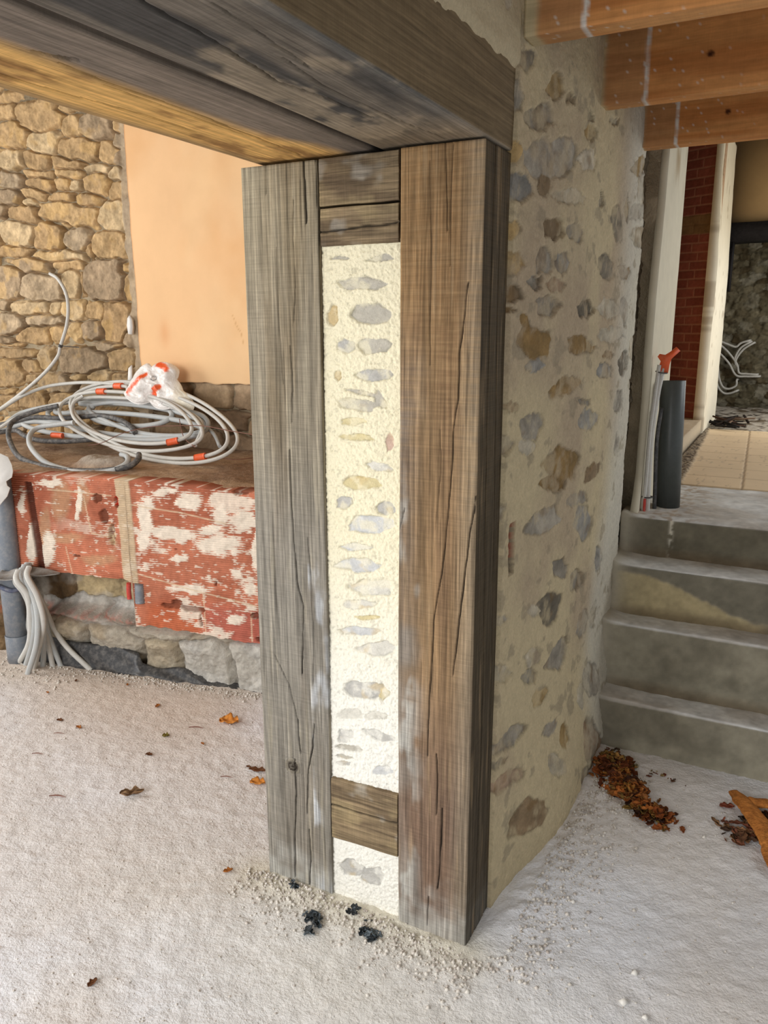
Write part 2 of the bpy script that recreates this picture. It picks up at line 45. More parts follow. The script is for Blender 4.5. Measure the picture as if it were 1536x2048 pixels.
 'coilA': [[-3.9574,1.3585,0.9837],[-3.8571,1.461118650887497,1.07893330763851],[-3.7583,1.5476069917690711,1.1509953905235129],[-3.6639,1.6577265969551038,1.2362095195209353],[-3.5184,1.730900727934321,1.2940299182268207],[-3.3042,1.757609280071473,1.3201898795293396],[-3.1154,1.7591087399277523,1.326208942049776],[-2.9343,1.755385409825904,1.3227672556019374],[-2.6517,1.7611669588145138,1.3248746714553967],[-2.4492,1.7284719015035142,1.2981795592433802],[-2.2593,1.6760789977790402,1.257448473940967],[-2.0963,1.6190793682143523,1.2083698564248986],[-1.9705,1.5668534780862033,1.157476255079734],[-1.8883,1.5161747440764062,1.1099520656643238],[-1.8527,1.4614289969344376,1.0682344921888847],[-1.8643,1.4086667607816825,1.0327151377062065],[-1.9215,1.3713272285955365,1.003162631106197],[-2.0209,1.3542518195725444,0.9811869622925224],[-2.1571,1.350121493348724,0.9697103120544062],[-2.3227,1.3524161654964395,0.9724637399796735],[-2.5079,1.3665246492971224,0.9913960510129133],[-2.7,1.4023360325964278,1.0254016907512271],[-2.884,1.4587196397713054,1.0705546949500284],[-3.043,1.5222909701839829,1.1216446108980083],[-3.1602,1.5820855152417752,1.1742250019666198],[-3.2214,1.639096777458725,1.224751301950158],[-3.2179,1.6962772731227715,1.2703523377675174],[-3.1485,1.7458975733204796,1.3073408856596884],[-3.0206,1.7608799213468425,1.3313688322901018],[-2.8487,1.7593946710591657,1.3379933320029522],[-2.6458,1.7156172276822956,1.3062255037136181],[-2.4394,1.6854115592984569,1.2758626104811304],[-2.2484,1.6464304637778262,1.2331928427959178],[-2.0901,1.5935982291460327,1.185242051666982],[-1.9762,1.5304040764028708,1.1381865569286735],[-1.9134,1.4715084547655295,1.095335897822767],[-1.9043,1.4277904609333851,1.057831037941231],[-1.9483,1.396969946307406,1.026205314955147],[-2.0418,1.3714684486977313,1.0024998054758267],[-2.1786,1.3543741630431434,0.9904349511196804],[-2.3493,1.357280234447757,0.9939328845862275],[-2.5412,1.3855587762549424,1.0146330519073574],[-2.7381,1.4306767123508646,1.05090286838797],[-2.9207,1.480824751787923,1.0981678021043693],[-3.0679,1.534262521363784,1.1501840503305076],[-3.1605,1.5952292056634076,1.2012366047073937],[-3.1844,1.6591571167171224,1.246777643288999],[-3.1343,1.709522350240792,1.283324839117038],[-3.0164,1.7211113267871105,1.307380357450343],[-2.8461,1.7198212037068992,1.3156697250513083],[-2.7855,1.6835390279230593,1.2880036140981364],[-2.5969,1.6698246878542589,1.2708617158517879],[-2.4193,1.640090675569905,1.2396730260444098],[-2.2694,1.59258030954098,1.1998209355063587],[-2.1588,1.538494287035073,1.157617917534086],[-2.0951,1.4918811464527473,1.1182284601830652],[-2.0813,1.4550021359665943,1.0840364489105825],[-2.1174,1.4204784890218491,1.055338463797507],[-2.2002,1.387389342122535,1.0324383178335537],[-2.3238,1.366515809038676,1.017109087462295],[-2.4793,1.367916129264075,1.0125648438045936],[-2.6547,1.3884343273423447,1.022112121794292],[-2.8351,1.4171957261783807,1.0467773465055716],[-3.0029,1.450598873756522,1.0841030211011407],[-3.1394,1.4951081743295729,1.1287723413495216],[-3.2275,1.552595513547154,1.1744138628910616],[-3.2547,1.6108729298798914,1.2156448070382269],[-3.2157,1.6539649922882524,1.2491093840423553],[-3.115,1.664869330299684,1.2729074535362692],[-2.9653,1.6748811053508073,1.2856270025963672],[-2.7667,1.6736640749294929,1.2833694228012111],[-2.6082,1.6623786762262858,1.271405237176074],[-2.4578,1.6312205037821215,1.2467883579383898],[-2.3296,1.586358284815211,1.2121802029460327],[-2.2343,1.5425311871256477,1.1731545718996286],[-2.1788,1.5062624133433515,1.1354039140798615],[-2.1662,1.4722232024611759,1.103277414416323],[-2.1968,1.4357064860967903,1.0785356352372255],[-2.2677,1.4045177617285345,1.0608371419766178],[-2.3735,1.3910420271630182,1.0498618101864832],[-2.5062,1.3973297344189752,1.0467152934510482],[-2.6551,1.4137903762302466,1.0538004228732998],[-2.807,1.4339751028302476,1.0734015044257694],[-2.9471,1.4630918007966878,1.1052285677126445],[-3.0598,1.5076850230317682,1.1454016396891245],[-3.1315,1.5615066961656738,1.1877680467307974],[-3.1521,1.6087770521386524,1.2258342271411142],[-3.1181,1.6404840131943115,1.2549500969049554]],
 'coilB': [[-3.8832,1.3777,0.986],[-3.6519,1.4552,1.034],[-3.5684,1.5058,1.0654],[-3.4482,1.5516,1.0938],[-3.1733,1.5499,1.0927],[-3.5573,1.5831,1.1133],[-3.5627,1.543,1.0885],[-3.4545,1.5067,1.066],[-3.2555,1.4801,1.0495],[-3.0025,1.4667,1.0412],[-2.7363,1.4675,1.0417],[-2.4937,1.4813,1.0502],[-2.3038,1.5056,1.0653],[-2.1868,1.537,1.0848],[-2.1551,1.5718,1.1063],[-2.2129,1.6057,1.1273],[-2.3564,1.6348,1.1454],[-2.5718,1.6549,1.1578],[-2.8345,1.6625,1.1626],[-3.1084,1.6555,1.1582],[-3.3499,1.634,1.1449],[-3.3891,1.6892,1.1791],[-3.4313,1.6436,1.1508],[-3.3641,1.5942,1.1202],[-3.2036,1.5499,1.0927],[-2.9819,1.5178,1.0728],[-2.7381,1.502,1.063],[-2.5087,1.5035,1.064],[-2.3236,1.5211,1.0749],[-2.2044,1.5517,1.0938],[-2.1644,1.5913,1.1184],[-2.2093,1.635,1.1455],[-2.3362,1.6773,1.1717],[-2.5325,1.7123,1.1934],[-2.7741,1.7341,1.207],[-3.0256,1.7383,1.2095],[-3.2444,1.7227,1.1999],[-3.113,1.7083,1.1909],[-3.1199,1.6698,1.1671],[-3.0735,1.6314,1.1433],[-2.9828,1.5993,1.1234],[-2.8637,1.5783,1.1103],[-2.7353,1.571,1.1058],[-2.6164,1.578,1.1102],[-2.5232,1.5979,1.1225],[-2.4681,1.6276,1.1409],[-2.4586,1.6633,1.163],[-2.4964,1.6999,1.1857],[-2.5777,1.7323,1.2058],[-2.6921,1.7556,1.2203],[-2.8232,1.7657,1.2265],[-2.9507,1.7605,1.2233],[-3.0532,1.7403,1.2108]],
 'coilB2': [[-3.9353,1.4193,1.0218],[-3.6844,1.4834,1.0615],[-3.6293,1.6005,1.1341],[-3.4321,1.6789,1.1827],[-3.2564,1.7307,1.2148],[-3.1154,1.754,1.2293],[-2.9027,1.7435,1.2228],[-2.6158,1.7313,1.2152],[-2.3951,1.7028,1.1976],[-2.244,1.6718,1.1783],[-2.1538,1.6118,1.1411],[-2.1566,1.5469,1.1009],[-2.3483,1.512,1.0793],[-2.6152,1.5235,1.0864],[-2.9705,1.608,1.1388],[-3.1067,1.6645,1.1738],[-3.1074,1.7016,1.1968],[-2.9635,1.7326,1.216],[-2.7508,1.7304,1.2147]],
 'loopC': [[-2.9177,1.3799,1.135],[-3.0165,1.355,1.1225],[-3.1211,1.3212,1.1056],[-3.1358,1.2713,1.0807],[-3.0729,1.1986,1.0443],[-2.9555,1.1272,1.0086],[-2.7955,1.0577,0.9739],[-2.6553,1.0252,0.9576],[-2.4874,1.009,0.9495],[-2.3631,1.0178,0.9539],[-2.283,1.0569,0.9734],[-2.258,1.1068,0.9984],[-2.2956,1.1503,1.0202],[-2.3515,1.1649,1.0274]],
 'black1': [[-3.1949,1.5179,1.2039],[-3.3007,1.4662,1.1781],[-3.379,1.3907,1.1404],[-3.374,1.3233,1.1066],[-3.2829,1.2331,1.0615],[-3.159,1.151,1.0205],[-2.9994,1.0705,0.9802],[-2.8325,1.032,0.961],[-2.642,1.013,0.9515],[-2.4635,1.0213,0.9557],[-2.3194,1.0458,0.9679],[-2.2267,1.0837,0.9868],[-2.2143,1.139,1.0145],[-2.2435,1.1769,1.0335]],
 'black2': [[-3.7795,1.3669,1.0154],[-3.6377,1.444,1.0308],[-3.556,1.493,1.0406],[-3.3923,1.4232,1.0266],[-3.2164,1.3769,1.0174],[-3.0391,1.3866,1.0193],[-2.9105,1.4362,1.0292],[-2.7996,1.4883,1.0397]],
 'black3': [[-3.7916,1.4399,1.0495],[-3.6035,1.4986,1.0859],[-3.4473,1.5542,1.1204],[-3.2553,1.5602,1.1241],[-3.0972,1.5785,1.1354],[-2.9495,1.603,1.1506],[-2.774,1.5799,1.1363],[-2.6559,1.5404,1.1118],[-2.5727,1.4932,1.0826]],
 'tail1': [[-3.7847,1.3045,0.9584],[-3.6896,1.3849,1.0186],[-3.6286,1.441,1.0607],[-3.5593,1.518,1.1185],[-3.4119,1.596,1.177],[-3.2177,1.6567,1.2225],[-3.073,1.6888,1.2466],[-2.8488,1.693,1.2497],[-2.6235,1.6854,1.244],[-2.4096,1.6488,1.2166],[-2.2175,1.5967,1.1775],[-2.133,1.5357,1.1318],[-2.0978,1.4316,1.0537]],
 'tail2': [[-2.1589,1.6091,1.122],[-2.0723,1.5598,1.0949],[-1.9753,1.4797,1.0508]],
 'up': [[-3.5554,1.86,1.9807],[-3.3975,1.78,1.9407],[-3.2953,1.74,1.8549],[-3.2769,1.73,1.7625],[-3.3057,1.73,1.6598],[-3.3598,1.72,1.545],[-3.3678,1.7,1.4851],[-3.4489,1.68,1.3996],[-3.5804,1.66,1.3058],[-3.7316,1.64,1.2143],[-3.9234,1.62,1.1126],[-4.1988,1.6,0.9852]],
 'tapes': [[-2.9104,1.7468,1.3137],[-2.9977,1.6805,1.2574],[-2.2287,1.4307,1.0451],[-2.033,1.3929,1.013]],
 'tapes2': [-3.1322,1.4379,1.0376],
 'wire': [[-2.7326,1.2986,1.0292],[-2.654,1.3254,1.0452],[-2.5748,1.405,1.093],[-2.4364,1.4629,1.1278],[-2.2695,1.4852,1.1411],[-2.1004,1.4983,1.149],[-1.9121,1.4785,1.1371],[-1.7342,1.4619,1.1271]],
 'wire2': [[-1.9851,1.5011,0.985],[-1.8829,1.5023,0.985],[-1.827,1.6248,0.985]],
 'wire3': [[-2.3169,1.5683,1.1658],[-2.2589,1.5132,1.1273],[-2.1826,1.4499,1.083],[-2.0735,1.4028,1.05]],
 'bund': [[[-2.5787,0.72,0.4826],[-2.548,0.7411,0.3874],[-2.5388,0.7621,0.3158],[-2.5041,0.7832,0.1898],[-2.4512,0.8043,0.0947],[-2.3212,0.8253,-0.01]],[[-2.564,0.71,0.4969],[-2.5527,0.7294,0.3903],[-2.5288,0.7488,0.2743],[-2.5256,0.7682,0.1428],[-2.4902,0.7875,-0.01]],[[-2.6037,0.73,0.4854],[-2.5666,0.7378,0.3666],[-2.5461,0.7455,0.2628],[-2.5282,0.7533,0.138],[-2.5181,0.7611,-0.01]],[[-2.5053,0.64,0.5164],[-2.4568,0.6411,0.4329],[-2.4367,0.6422,0.3263],[-2.4677,0.6432,0.1717],[-2.5599,0.6443,-0.01]],[[-2.5012,0.6,0.5017],[-2.4731,0.6279,0.4253],[-2.5067,0.6559,0.3096],[-2.5732,0.6838,0.1458],[-2.7114,0.7117,-0.01]],[[-2.5009,0.62,0.5048],[-2.477,0.6434,0.4016],[-2.4912,0.6667,0.2899],[-2.5629,0.6901,0.1357],[-2.6594,0.7135,-0.01]],[[-2.5375,0.68,0.5093],[-2.5065,0.6945,0.3713],[-2.493,0.7091,0.2373],[-2.5226,0.7236,0.1115],[-2.5631,0.7381,-0.01]],[[-2.6449,0.7,0.4413],[-2.6241,0.7227,0.381],[-2.626,0.7454,0.2972],[-2.6817,0.7681,0.1628],[-2.756,0.7908,-0.01]],[[-2.4481,0.62,0.5216],[-2.4206,0.6406,0.4207],[-2.4246,0.6612,0.285],[-2.5,0.6818,0.1414],[-2.5856,0.7024,-0.01]]],
 'farc': [[[-0.08,7.12,1.51],[0.02,7.12,1.469],[0.089,7.12,1.448],[0.133,7.12,1.486],[0.206,7.12,1.511]],[[-0.067,7.12,1.474],[0.027,7.12,1.388],[0.114,7.12,1.276],[0.142,7.12,1.19],[0.209,7.12,1.181],[0.304,7.12,1.176]],[[0.122,7.12,1.246],[0.101,7.12,1.317],[0.158,7.12,1.42],[0.246,7.12,1.486]],[[0.104,7.12,1.266],[0.093,7.12,1.348],[0.137,7.12,1.44],[0.217,7.12,1.496]],[[-0.081,7.12,1.407],[0.037,7.12,1.285],[0.115,7.12,1.165],[0.212,7.12,1.155],[0.325,7.12,1.158]],[[-0.063,7.12,1.263],[-0.042,7.12,1.138],[0.0,7.12,1.046],[0.061,7.12,1.025],[0.125,7.12,1.06],[0.127,7.12,1.117]],[[-0.077,7.12,1.137],[-0.038,7.12,1.034],[0.016,7.12,0.981],[0.074,7.12,0.98],[0.139,7.12,1.008]]],
 'leaves': [[-1.365,0.701,'h'],[-0.984,0.385,'h'],[-1.032,0.451,'d'],[-1.342,0.112,'c'],[-1.576,-0.019,'t'],[-2.024,0.379,'s'],[-1.896,0.367,'s'],[-1.48,0.343,'s'],[-1.743,0.672,'s'],[-1.527,0.49,'m'],[-0.769,-0.061,'s'],[-0.813,-0.562,'s'],[-2.293,0.54,'s'],[-1.93,0.293,'t'],[-1.878,0.144,'t'],[-1.46,0.599,'t'],[-1.109,0.358,'t'],[-1.076,0.453,'s'],[-2.019,0.767,'s'],[-2.276,0.691,'s'],[-1.349,0.509,'s'],[-1.477,0.345,'s']],
}

# ------------------------------------------------------------------ numeric helpers
def lin(c):
    c = np.asarray(c, float)/255.0
    return np.where(c <= 0.04045, c/12.92, ((c+0.055)/1.055)**2.4)
def h2(i, j, s):
    n = (i.astype(np.int64)*374761393 + j.astype(np.int64)*668265263 + int(s)*974711) & 0x7fffffff
    n = (n ^ (n >> 13))*1274126177 & 0x7fffffff
    n = n ^ (n >> 16)
    return (n & 0xffff)/65535.0
def vn(x, y, s=0):
    xi = np.floor(x); yi = np.floor(y); fx = x-xi; fy = y-yi
    fx = fx*fx*(3-2*fx); fy = fy*fy*(3-2*fy)
    a = h2(xi, yi, s); b = h2(xi+1, yi, s); c = h2(xi, yi+1, s); d = h2(xi+1, yi+1, s)
    return (a*(1-fx)+b*fx)*(1-fy)+(c*(1-fx)+d*fx)*fy
def fbm(x, y, s=0, o=4, g=0.5):
    x = np.asarray(x, float); y = np.asarray(y, float)
    t = 0; amp = 1; tot = 0
    for k in range(o):
        t = t+amp*vn(x*(2**k)+17.3*k, y*(2**k)-9.1*k, s+k*31); tot += amp; amp *= g
    return t/tot
def sm(a, b, x):
    t = np.clip((x-a)/(b-a), 0, 1); return t*t*(3-2*t)
def mixc(c, d, t):
    return c*(1-t[..., None])+np.asarray(d)*t[..., None]
def polydist(x, y, pts):
    best = np.full(x.shape, 1e9)
    for (ax, ay), (bx, by) in zip(pts[:-1], pts[1:]):
        dx, dy = bx-ax, by-ay; L = dx*dx+dy*dy+1e-12
        t = np.clip(((x-ax)*dx+(y-ay)*dy)/L, 0, 1)
        best = np.minimum(best, np.hypot(x-ax-t*dx, y-ay-t*dy))
    return best
def edist(x, y, e, n=2.6):
    cx, cy, ax, ay, bx, by = e[:6]; det = ax*by-ay*bx
    dx, dy = x-cx, y-cy
    p = (dx*by-dy*bx)/det; q = (ax*dy-ay*dx)/det
    return (np.abs(p)**n+np.abs(q)**n)**(1.0/n), p, q
def facet(p, q, i, amt=.16):
    """irregular polygon distance so that stones have broken straight edges"""
    r = random.Random(1000+i); k = r.randint(5, 7); a0 = r.uniform(0, 6.28); d = np.full(p.shape, -9.0)
    for j in range(k):
        a = a0+2*math.pi*(j+r.uniform(-.28, .28))/k
        d = np.maximum(d, (p*math.cos(a)+q*math.sin(a))/r.uniform(1-amt*1.5, 1+amt*.4))
    return d

# ------------------------------------------------------------------ mesh helpers
def tag(o, label=None, cat=None, group=None, kind=None):
    if label: o['label'] = label
    if cat: o['category'] = cat
    if group: o['group'] = group
    if kind: o['kind'] = kind
    return o
def mkmesh(name, verts, faces, mat, cols=None, parent=None, smooth=True, attrs=None):
    me = bpy.data.meshes.new(name)
    verts = np.asarray(verts, dtype=np.float32)
    if isinstance(faces, np.ndarray):
        nf = len(faces); k = faces.shape[1]; extra = []
    else:
        arrs, extra = faces; nf = len(arrs); k = 4; faces = arrs
    flat = faces.ravel().tolist() if len(extra) else faces.ravel()
    sizes = [k]*nf
    if extra:
        for e in extra: flat.extend(e); sizes.append(len(e))
    me.vertices.add(len(verts)); me.vertices.foreach_set('co', verts.ravel())
    me.loops.add(len(flat)); me.loops.foreach_set('vertex_index', np.asarray(flat, dtype=np.int32))
    st = np.concatenate([[0], np.cumsum(sizes)[:-1]]).astype(np.int32)
    me.polygons.add(len(sizes)); me.polygons.foreach_set('loop_start', st); me.polygons.foreach_set('loop_total', np.asarray(sizes, dtype=np.int32))
    if smooth:
        s = np.ones(len(sizes), dtype=bool)
        if extra: s[-len(extra):] = False
        me.polygons.foreach_set('use_smooth', s)
    me.update(calc_edges=True)
    if cols is not None:
        a = me.color_attributes.new('Col', 'FLOAT_COLOR', 'POINT')
        c = np.ones((len(verts), 4), dtype=np.float32); c[:, :3] = np.clip(cols, 0, 1); a.data.foreach_set('color', c.ravel())
    if attrs:
        for k_, v in attrs.items():
            a = me.attributes.new(k_, 'FLOAT', 'POINT'); a.data.foreach_set('value', np.asarray(v, dtype=np.float32))
    me.validate()
    me.materials.append(mat)
    o = bpy.data.objects.new(name, me); COL.objects.link(o)
    if parent: o.parent = parent
    return o
def relief(name, P, Cc, N, depth, mat, parent=None):
    """closed slab: front grid P (nv,nu,3), back offset by -depth*N"""
    nv, nu = P.shape[:2]; idx = np.arange(nv*nu).reshape(nv, nu)
    q = np.stack([idx[:-1, :-1], idx[:-1, 1:], idx[1:, 1:], idx[1:, :-1]], -1).reshape(-1, 4)
    loop = np.concatenate([idx[0, :-1], idx[:-1, -1], idx[-1, :0:-1], idx[:0:-1, 0]])
    V = P.reshape(-1, 3); N = np.asarray(N, float)
    back = V[loop]-N*depth
    # flatten the back plane
    d0 = (back@N).min(); back = back-np.outer(back@N-d0, N)
    m = len(loop); bi = np.arange(m)+len(V)
    side = np.stack([loop, bi, np.roll(bi, -1), np.roll(loop, -1)], -1)
    V = np.concatenate([V, back]); C2 = Cc.reshape(-1, 3); C2 = np.concatenate([C2, C2[loop]])
    e1 = P[0, -1]-P[0, 0]; e2 = P[-1, 0]-P[0, 0]
    ext = list(bi[::-1])
    faces = np.concatenate([q, side])
    if np.dot(np.cross(e1, e2), N) < 0:
        faces = faces[:, ::-1]; ext = ext[::-1]
    return mkmesh(name, V, (faces, [[int(i) for i in ext]]), mat, C2, parent)
def tube(name, pts, r, mat, parent=None, seg=8, sub=6, col=None, closed=False, dust=0):
    p = np.asarray(pts, float); out = []
    q = np.concatenate([[2*p[0]-p[1]], p, [2*p[-1]-p[-2]]])
    for i in range(1, len(q)-2):
        for k in range(sub):
            t = k/sub
            out.append(0.5*((2*q[i])+(-q[i-1]+q[i+1])*t+(2*q[i-1]-5*q[i]+4*q[i+1]-q[i+2])*t*t+(-q[i-1]+3*q[i]-3*q[i+1]+q[i+2])*t**3))
    out.append(q[-2]); c = np.array(out); n = len(c)
    T = np.gradient(c, axis=0); T /= np.linalg.norm(T, axis=1)[:, None]+1e-9
    up = np.array([0, 0, 1.0]) if abs(T[0, 2]) < .9 else np.array([1.0, 0, 0])
    A = np.zeros_like(c); A[0] = np.cross(T[0], up); A[0] /= np.linalg.norm(A[0])
    for i in range(1, n):
        a = A[i-1]-T[i]*np.dot(A[i-1], T[i]); A[i] = a/(np.linalg.norm(a)+1e-9)
    B = np.cross(T, A)
    rr = np.full(n, r) if np.isscalar(r) else np.interp(np.linspace(0, 1, n), np.linspace(0, 1, len(r)), r)
    th = np.linspace(0, 2*math.pi, seg, endpoint=False)
    V = c[:, None, :]+rr[:, None, None]*(A[:, None, :]*np.cos(th)[None, :, None]+B[:, None, :]*np.sin(th)[None, :, None])
    idx = np.arange(n*seg).reshape(n, seg); nx = np.roll(idx, -1, 1)
    f = np.stack([idx[:-1], idx[1:], nx[1:], nx[:-1]], -1).reshape(-1, 4)[:, ::-1]
    L = np.concatenate([[0], np.cumsum(np.linalg.norm(np.diff(c, axis=0), axis=1))])
    att = {'len': np.repeat(L, seg)}
    return mkmesh(name, V.reshape(-1, 3), (f, [[int(i) for i in idx[0][::-1]][::-1], [int(i) for i in idx[-1]][::-1]]), mat, None, parent, True, att), c, T
def box(name, lo, hi, mat, parent=None, bev=0.0):
    (a, b, c), (d, e, f) = lo, hi
    V = [(a, b, c), (d, b, c), (d, e, c), (a, e, c), (a, b, f), (d, b, f), (d, e, f), (a, e, f)]
    Fc = np.array([(0, 3, 2, 1), (4, 5, 6, 7), (0, 1, 5, 4), (1, 2, 6, 5), (2, 3, 7, 6), (3, 0, 4, 7)])
    o = mkmesh(name, V, Fc, mat, None, parent, False)
    if bev:
        m = o.modifiers.new('bevel', 'BEVEL'); m.width = bev; m.segments = 2
    return o
def empty(name, loc):
    o = bpy.data.objects.new(name, None); COL.objects.link(o); o.location = loc; o.empty_display_size = .05
    return o
def setpar(ch, root):
    ch.parent = root; ch.matrix_parent_inverse = Matrix.Translation(-Vector(root.location))

# ------------------------------------------------------------------ materials
def nodes_of(name, rough=.9, spec=.2):
    m = bpy.data.materials.new(name); m.use_nodes = True; nt = m.node_tree; b = nt.nodes['Principled BSDF']
    b.inputs['Roughness'].default_value = rough; b.inputs['Specular IOR Level'].default_value = spec
    return m, nt, b
def N_(nt, t, **kw):
    n = nt.nodes.new(t)
    for k, v in kw.items():
        if k in n.inputs: n.inputs[k].default_value = v
        else: setattr(n, k, v)
    return n
def vmat(name, rough=.92, tint=.25, tscale=60, bumps=((150, .5, .002),), spec=.15, stretch=(1, 1, 1), attr=True, col=(.5, .5, .5), speck=None):
    """procedural surface: base colour attribute (or plain colour) varied with noise, fine relief from noise bumps"""
    m, nt, b = nodes_of(name, rough, spec); L = nt.links
    tc = N_(nt, 'ShaderNodeTexCoord'); mp = N_(nt, 'ShaderNodeMapping'); mp.inputs['Scale'].default_value = stretch
    L.new(tc.outputs['Object'], mp.inputs[0])
    nz = N_(nt, 'ShaderNodeTexNoise', Scale=tscale, Detail=5.0, Roughness=.65); L.new(mp.outputs[0], nz.inputs['Vector'])
    mr = N_(nt, 'ShaderNodeMapRange'); mr.inputs[1].default_value = .25; mr.inputs[2].default_value = .75
    mr.inputs[3].default_value = 1-tint; mr.inputs[4].default_value = 1+tint; L.new(nz.outputs[0], mr.inputs[0])
    if attr:
        at = N_(nt, 'ShaderNodeAttribute', attribute_name='Col'); src = at.outputs['Color']
    else:
        rg = N_(nt, 'ShaderNodeRGB'); rg.outputs[0].default_value = (*col, 1); src = rg.outputs[0]
    vm = N_(nt, 'ShaderNodeVectorMath', operation='SCALE'); L.new(src, vm.inputs[0]); L.new(mr.outputs[0], vm.inputs['Scale'])
    last = vm.outputs[0]
    if speck:
        sc, th, c2 = speck
        vo = N_(nt, 'ShaderNodeTexNoise', Scale=sc, Detail=2.0); L.new(tc.outputs['Object'], vo.inputs['Vector'])
        r2 = N_(nt, 'ShaderNodeMapRange'); r2.inputs[1].default_value = th; r2.inputs[2].default_value = th+.05; L.new(vo.outputs[0], r2.inputs[0])
        mx = N_(nt, 'ShaderNodeMix', data_type='RGBA'); L.new(r2.outputs[0], mx.inputs[0]); L.new(last, mx.inputs[6]); mx.inputs[7].default_value = (*c2, 1); last = mx.outputs[2]
    L.new(last, b.inputs['Base Color'])
    prev = None
    for sc, st, dist in bumps:
        n2 = N_(nt, 'ShaderNodeTexNoise', Scale=sc, Detail=4.0, Roughness=.6); L.new(mp.outputs[0], n2.inputs['Vector'])
        bp = N_(nt, 'ShaderNodeBump', Strength=st, Distance=dist); L.new(n2.outputs[0], bp.inputs['Height'])
        if prev: L.new(prev.outputs[0], bp.inputs['Normal'])
        prev = bp
    if prev: L.new(prev.outputs[0], b.inputs['Normal'])
    return m
def woodmat(name, axis, attr=True, col=(.5, .5, .5), streak=.45, saw=.16, rough=.85, bump=.5, fine=1.0):
    m, nt, b = nodes_of(name, rough, .15); L = nt.links
    tc = N_(nt, 'ShaderNodeTexCoord')
    def ns(along, across, detail=4.0, r=.6):
        s = [across*fine]*3; s[axis] = along
        mp = N_(nt, 'ShaderNodeMapping'); mp.inputs['Scale'].default_value = s; L.new(tc.outputs['Object'], mp.inputs[0])
        n = N_(nt, 'ShaderNodeTexNoise', Scale=1.0, Detail=detail, Roughness=r, Distortion=.3); L.new(mp.outputs[0], n.inputs['Vector']); return n
    fineg = ns(4, 230, 5.0, .7); mid = ns(1.6, 55); sw = ns(330, 9, 2.0, .5); sp = ns(22, 90, 3.0)
    def rng(n, lo, hi, a=.3, z=.7):
        r = N_(nt, 'ShaderNodeMapRange'); r.inputs[1].default_value = a; r.inputs[2].default_value = z; r.inputs[3].default_value = lo; r.inputs[4].default_value = hi
        L.new(n.outputs[0], r.inputs[0]); return r.outputs[0]
    def mul(a, c):
        q = N_(nt, 'ShaderNodeMath', operation='MULTIPLY'); L.new(a, q.inputs[0]); L.new(c, q.inputs[1]); return q.outputs[0]
    k = mul(mul(rng(fineg, 1-streak, 1+streak), rng(mid, 1-streak*.5, 1+streak*.5)), mul(rng(sw, 1-saw, 1+saw), rng(sp, .9, 1.1)))
    if attr:
        at = N_(nt, 'ShaderNodeAttribute', attribute_name='Col'); src = at.outputs['Color']
    else:
        rg = N_(nt, 'ShaderNodeRGB'); rg.outputs[0].default_value = (*col, 1); src = rg.outputs[0]
    vm = N_(nt, 'ShaderNodeVectorMath', operation='SCALE'); L.new(src, vm.inputs[0]); L.new(k, vm.inputs['Scale'])
    L.new(vm.outputs[0], b.inputs['Base Color'])
    bp = N_(nt, 'ShaderNodeBump', Strength=bump, Distance=.0015); L.new(fineg.outputs[0], bp.inputs['Height'])
    b2 = N_(nt, 'ShaderNodeBump', Strength=bump*.6, Distance=.001); L.new(sw.outputs[0], b2.inputs['Height']); L.new(bp.outputs[0], b2.inputs['Normal'])
    L.new(b2.outputs[0], b.inputs['Normal'])
    return m
def plastic(name, col, rough=.45, ridge=0, dusty=.25, dust=(.55, .5, .44)):
    m, nt, b = nodes_of(name, rough, .4); L = nt.links
    tc = N_(nt, 'ShaderNodeTexCoord'); nz = N_(nt, 'ShaderNodeTexNoise', Scale=35.0, Detail=6.0, Roughness=.75); L.new(tc.outputs['Object'], nz.inputs['Vector'])
    r2 = N_(nt, 'ShaderNodeMapRange'); r2.inputs[1].default_value = .45; r2.inputs[2].default_value = .75; r2.inputs[3].default_value = dusty*.3; r2.inputs[4].default_value = min(1, dusty*2.2); L.new(nz.outputs[0], r2.inputs[0])
    mx = N_(nt, 'ShaderNodeMix', data_type='RGBA'); L.new(r2.outputs[0], mx.inputs[0]); mx.inputs[6].default_value = (*col, 1); mx.inputs[7].default_value = (*dust, 1)
    L.new(mx.outputs[2], b.inputs['Base Color'])
    if ridge:
        at = N_(nt, 'ShaderNodeAttribute', attribute_name='len')
        m1 = N_(nt, 'ShaderNodeMath', operation='MULTIPLY'); L.new(at.outputs['Fac'], m1.inputs[0]); m1.inputs[1].default_value = ridge
        m2 = N_(nt, 'ShaderNodeMath', operation='SINE'); L.new(m1.outputs[0], m2.inputs[0])
        bp = N_(nt, 'ShaderNodeBump', Strength=.5, Distance=.0015); L.new(m2.outputs[0], bp.inputs['Height']); L.new(bp.outputs[0], b.inputs['Normal'])
    return m

M_floor = vmat('dusty_screed', .88, .10, 120, ((45, .55, .008), (110, .7, .006), (300, .5, .002)), speck=(150, .68, tuple(lin((240, 237, 232)))))
M_stone = vmat('rubble_stone', .93, .26, 22, ((20, .5, .012), (110, .5, .003)))
M_plaster = vmat('lime_plaster', .95, .14, 120, ((160, .7, .004), (45, .35, .005)))
M_infill = vmat('cream_lime_mortar', .95, .08, 190, ((230, .8, .003), (420, .6, .0015)))
M_ochre = vmat('ochre_limewash', .85, .05, 3.5, ((18, .12, .004), (120, .15, .001)))
M_terra = vmat('terracotta_block', .9, .14, 45, ((90, .35, .002),))
M_mason = vmat('rough_masonry', .95, .22, 40, ((50, .6, .010), (180, .6, .004)))
M_concrete = vmat('old_concrete', .8, .13, 14, ((30, .25, .004), (260, .5, .0015)), spec=.3)
M_woodZ = woodmat('weathered_oak_upright', 2, saw=.11)
M_woodY = woodmat('weathered_oak_lintel', 1, streak=.32, saw=.06)
M_woodX = woodmat('weathered_oak_block', 0, saw=.1)
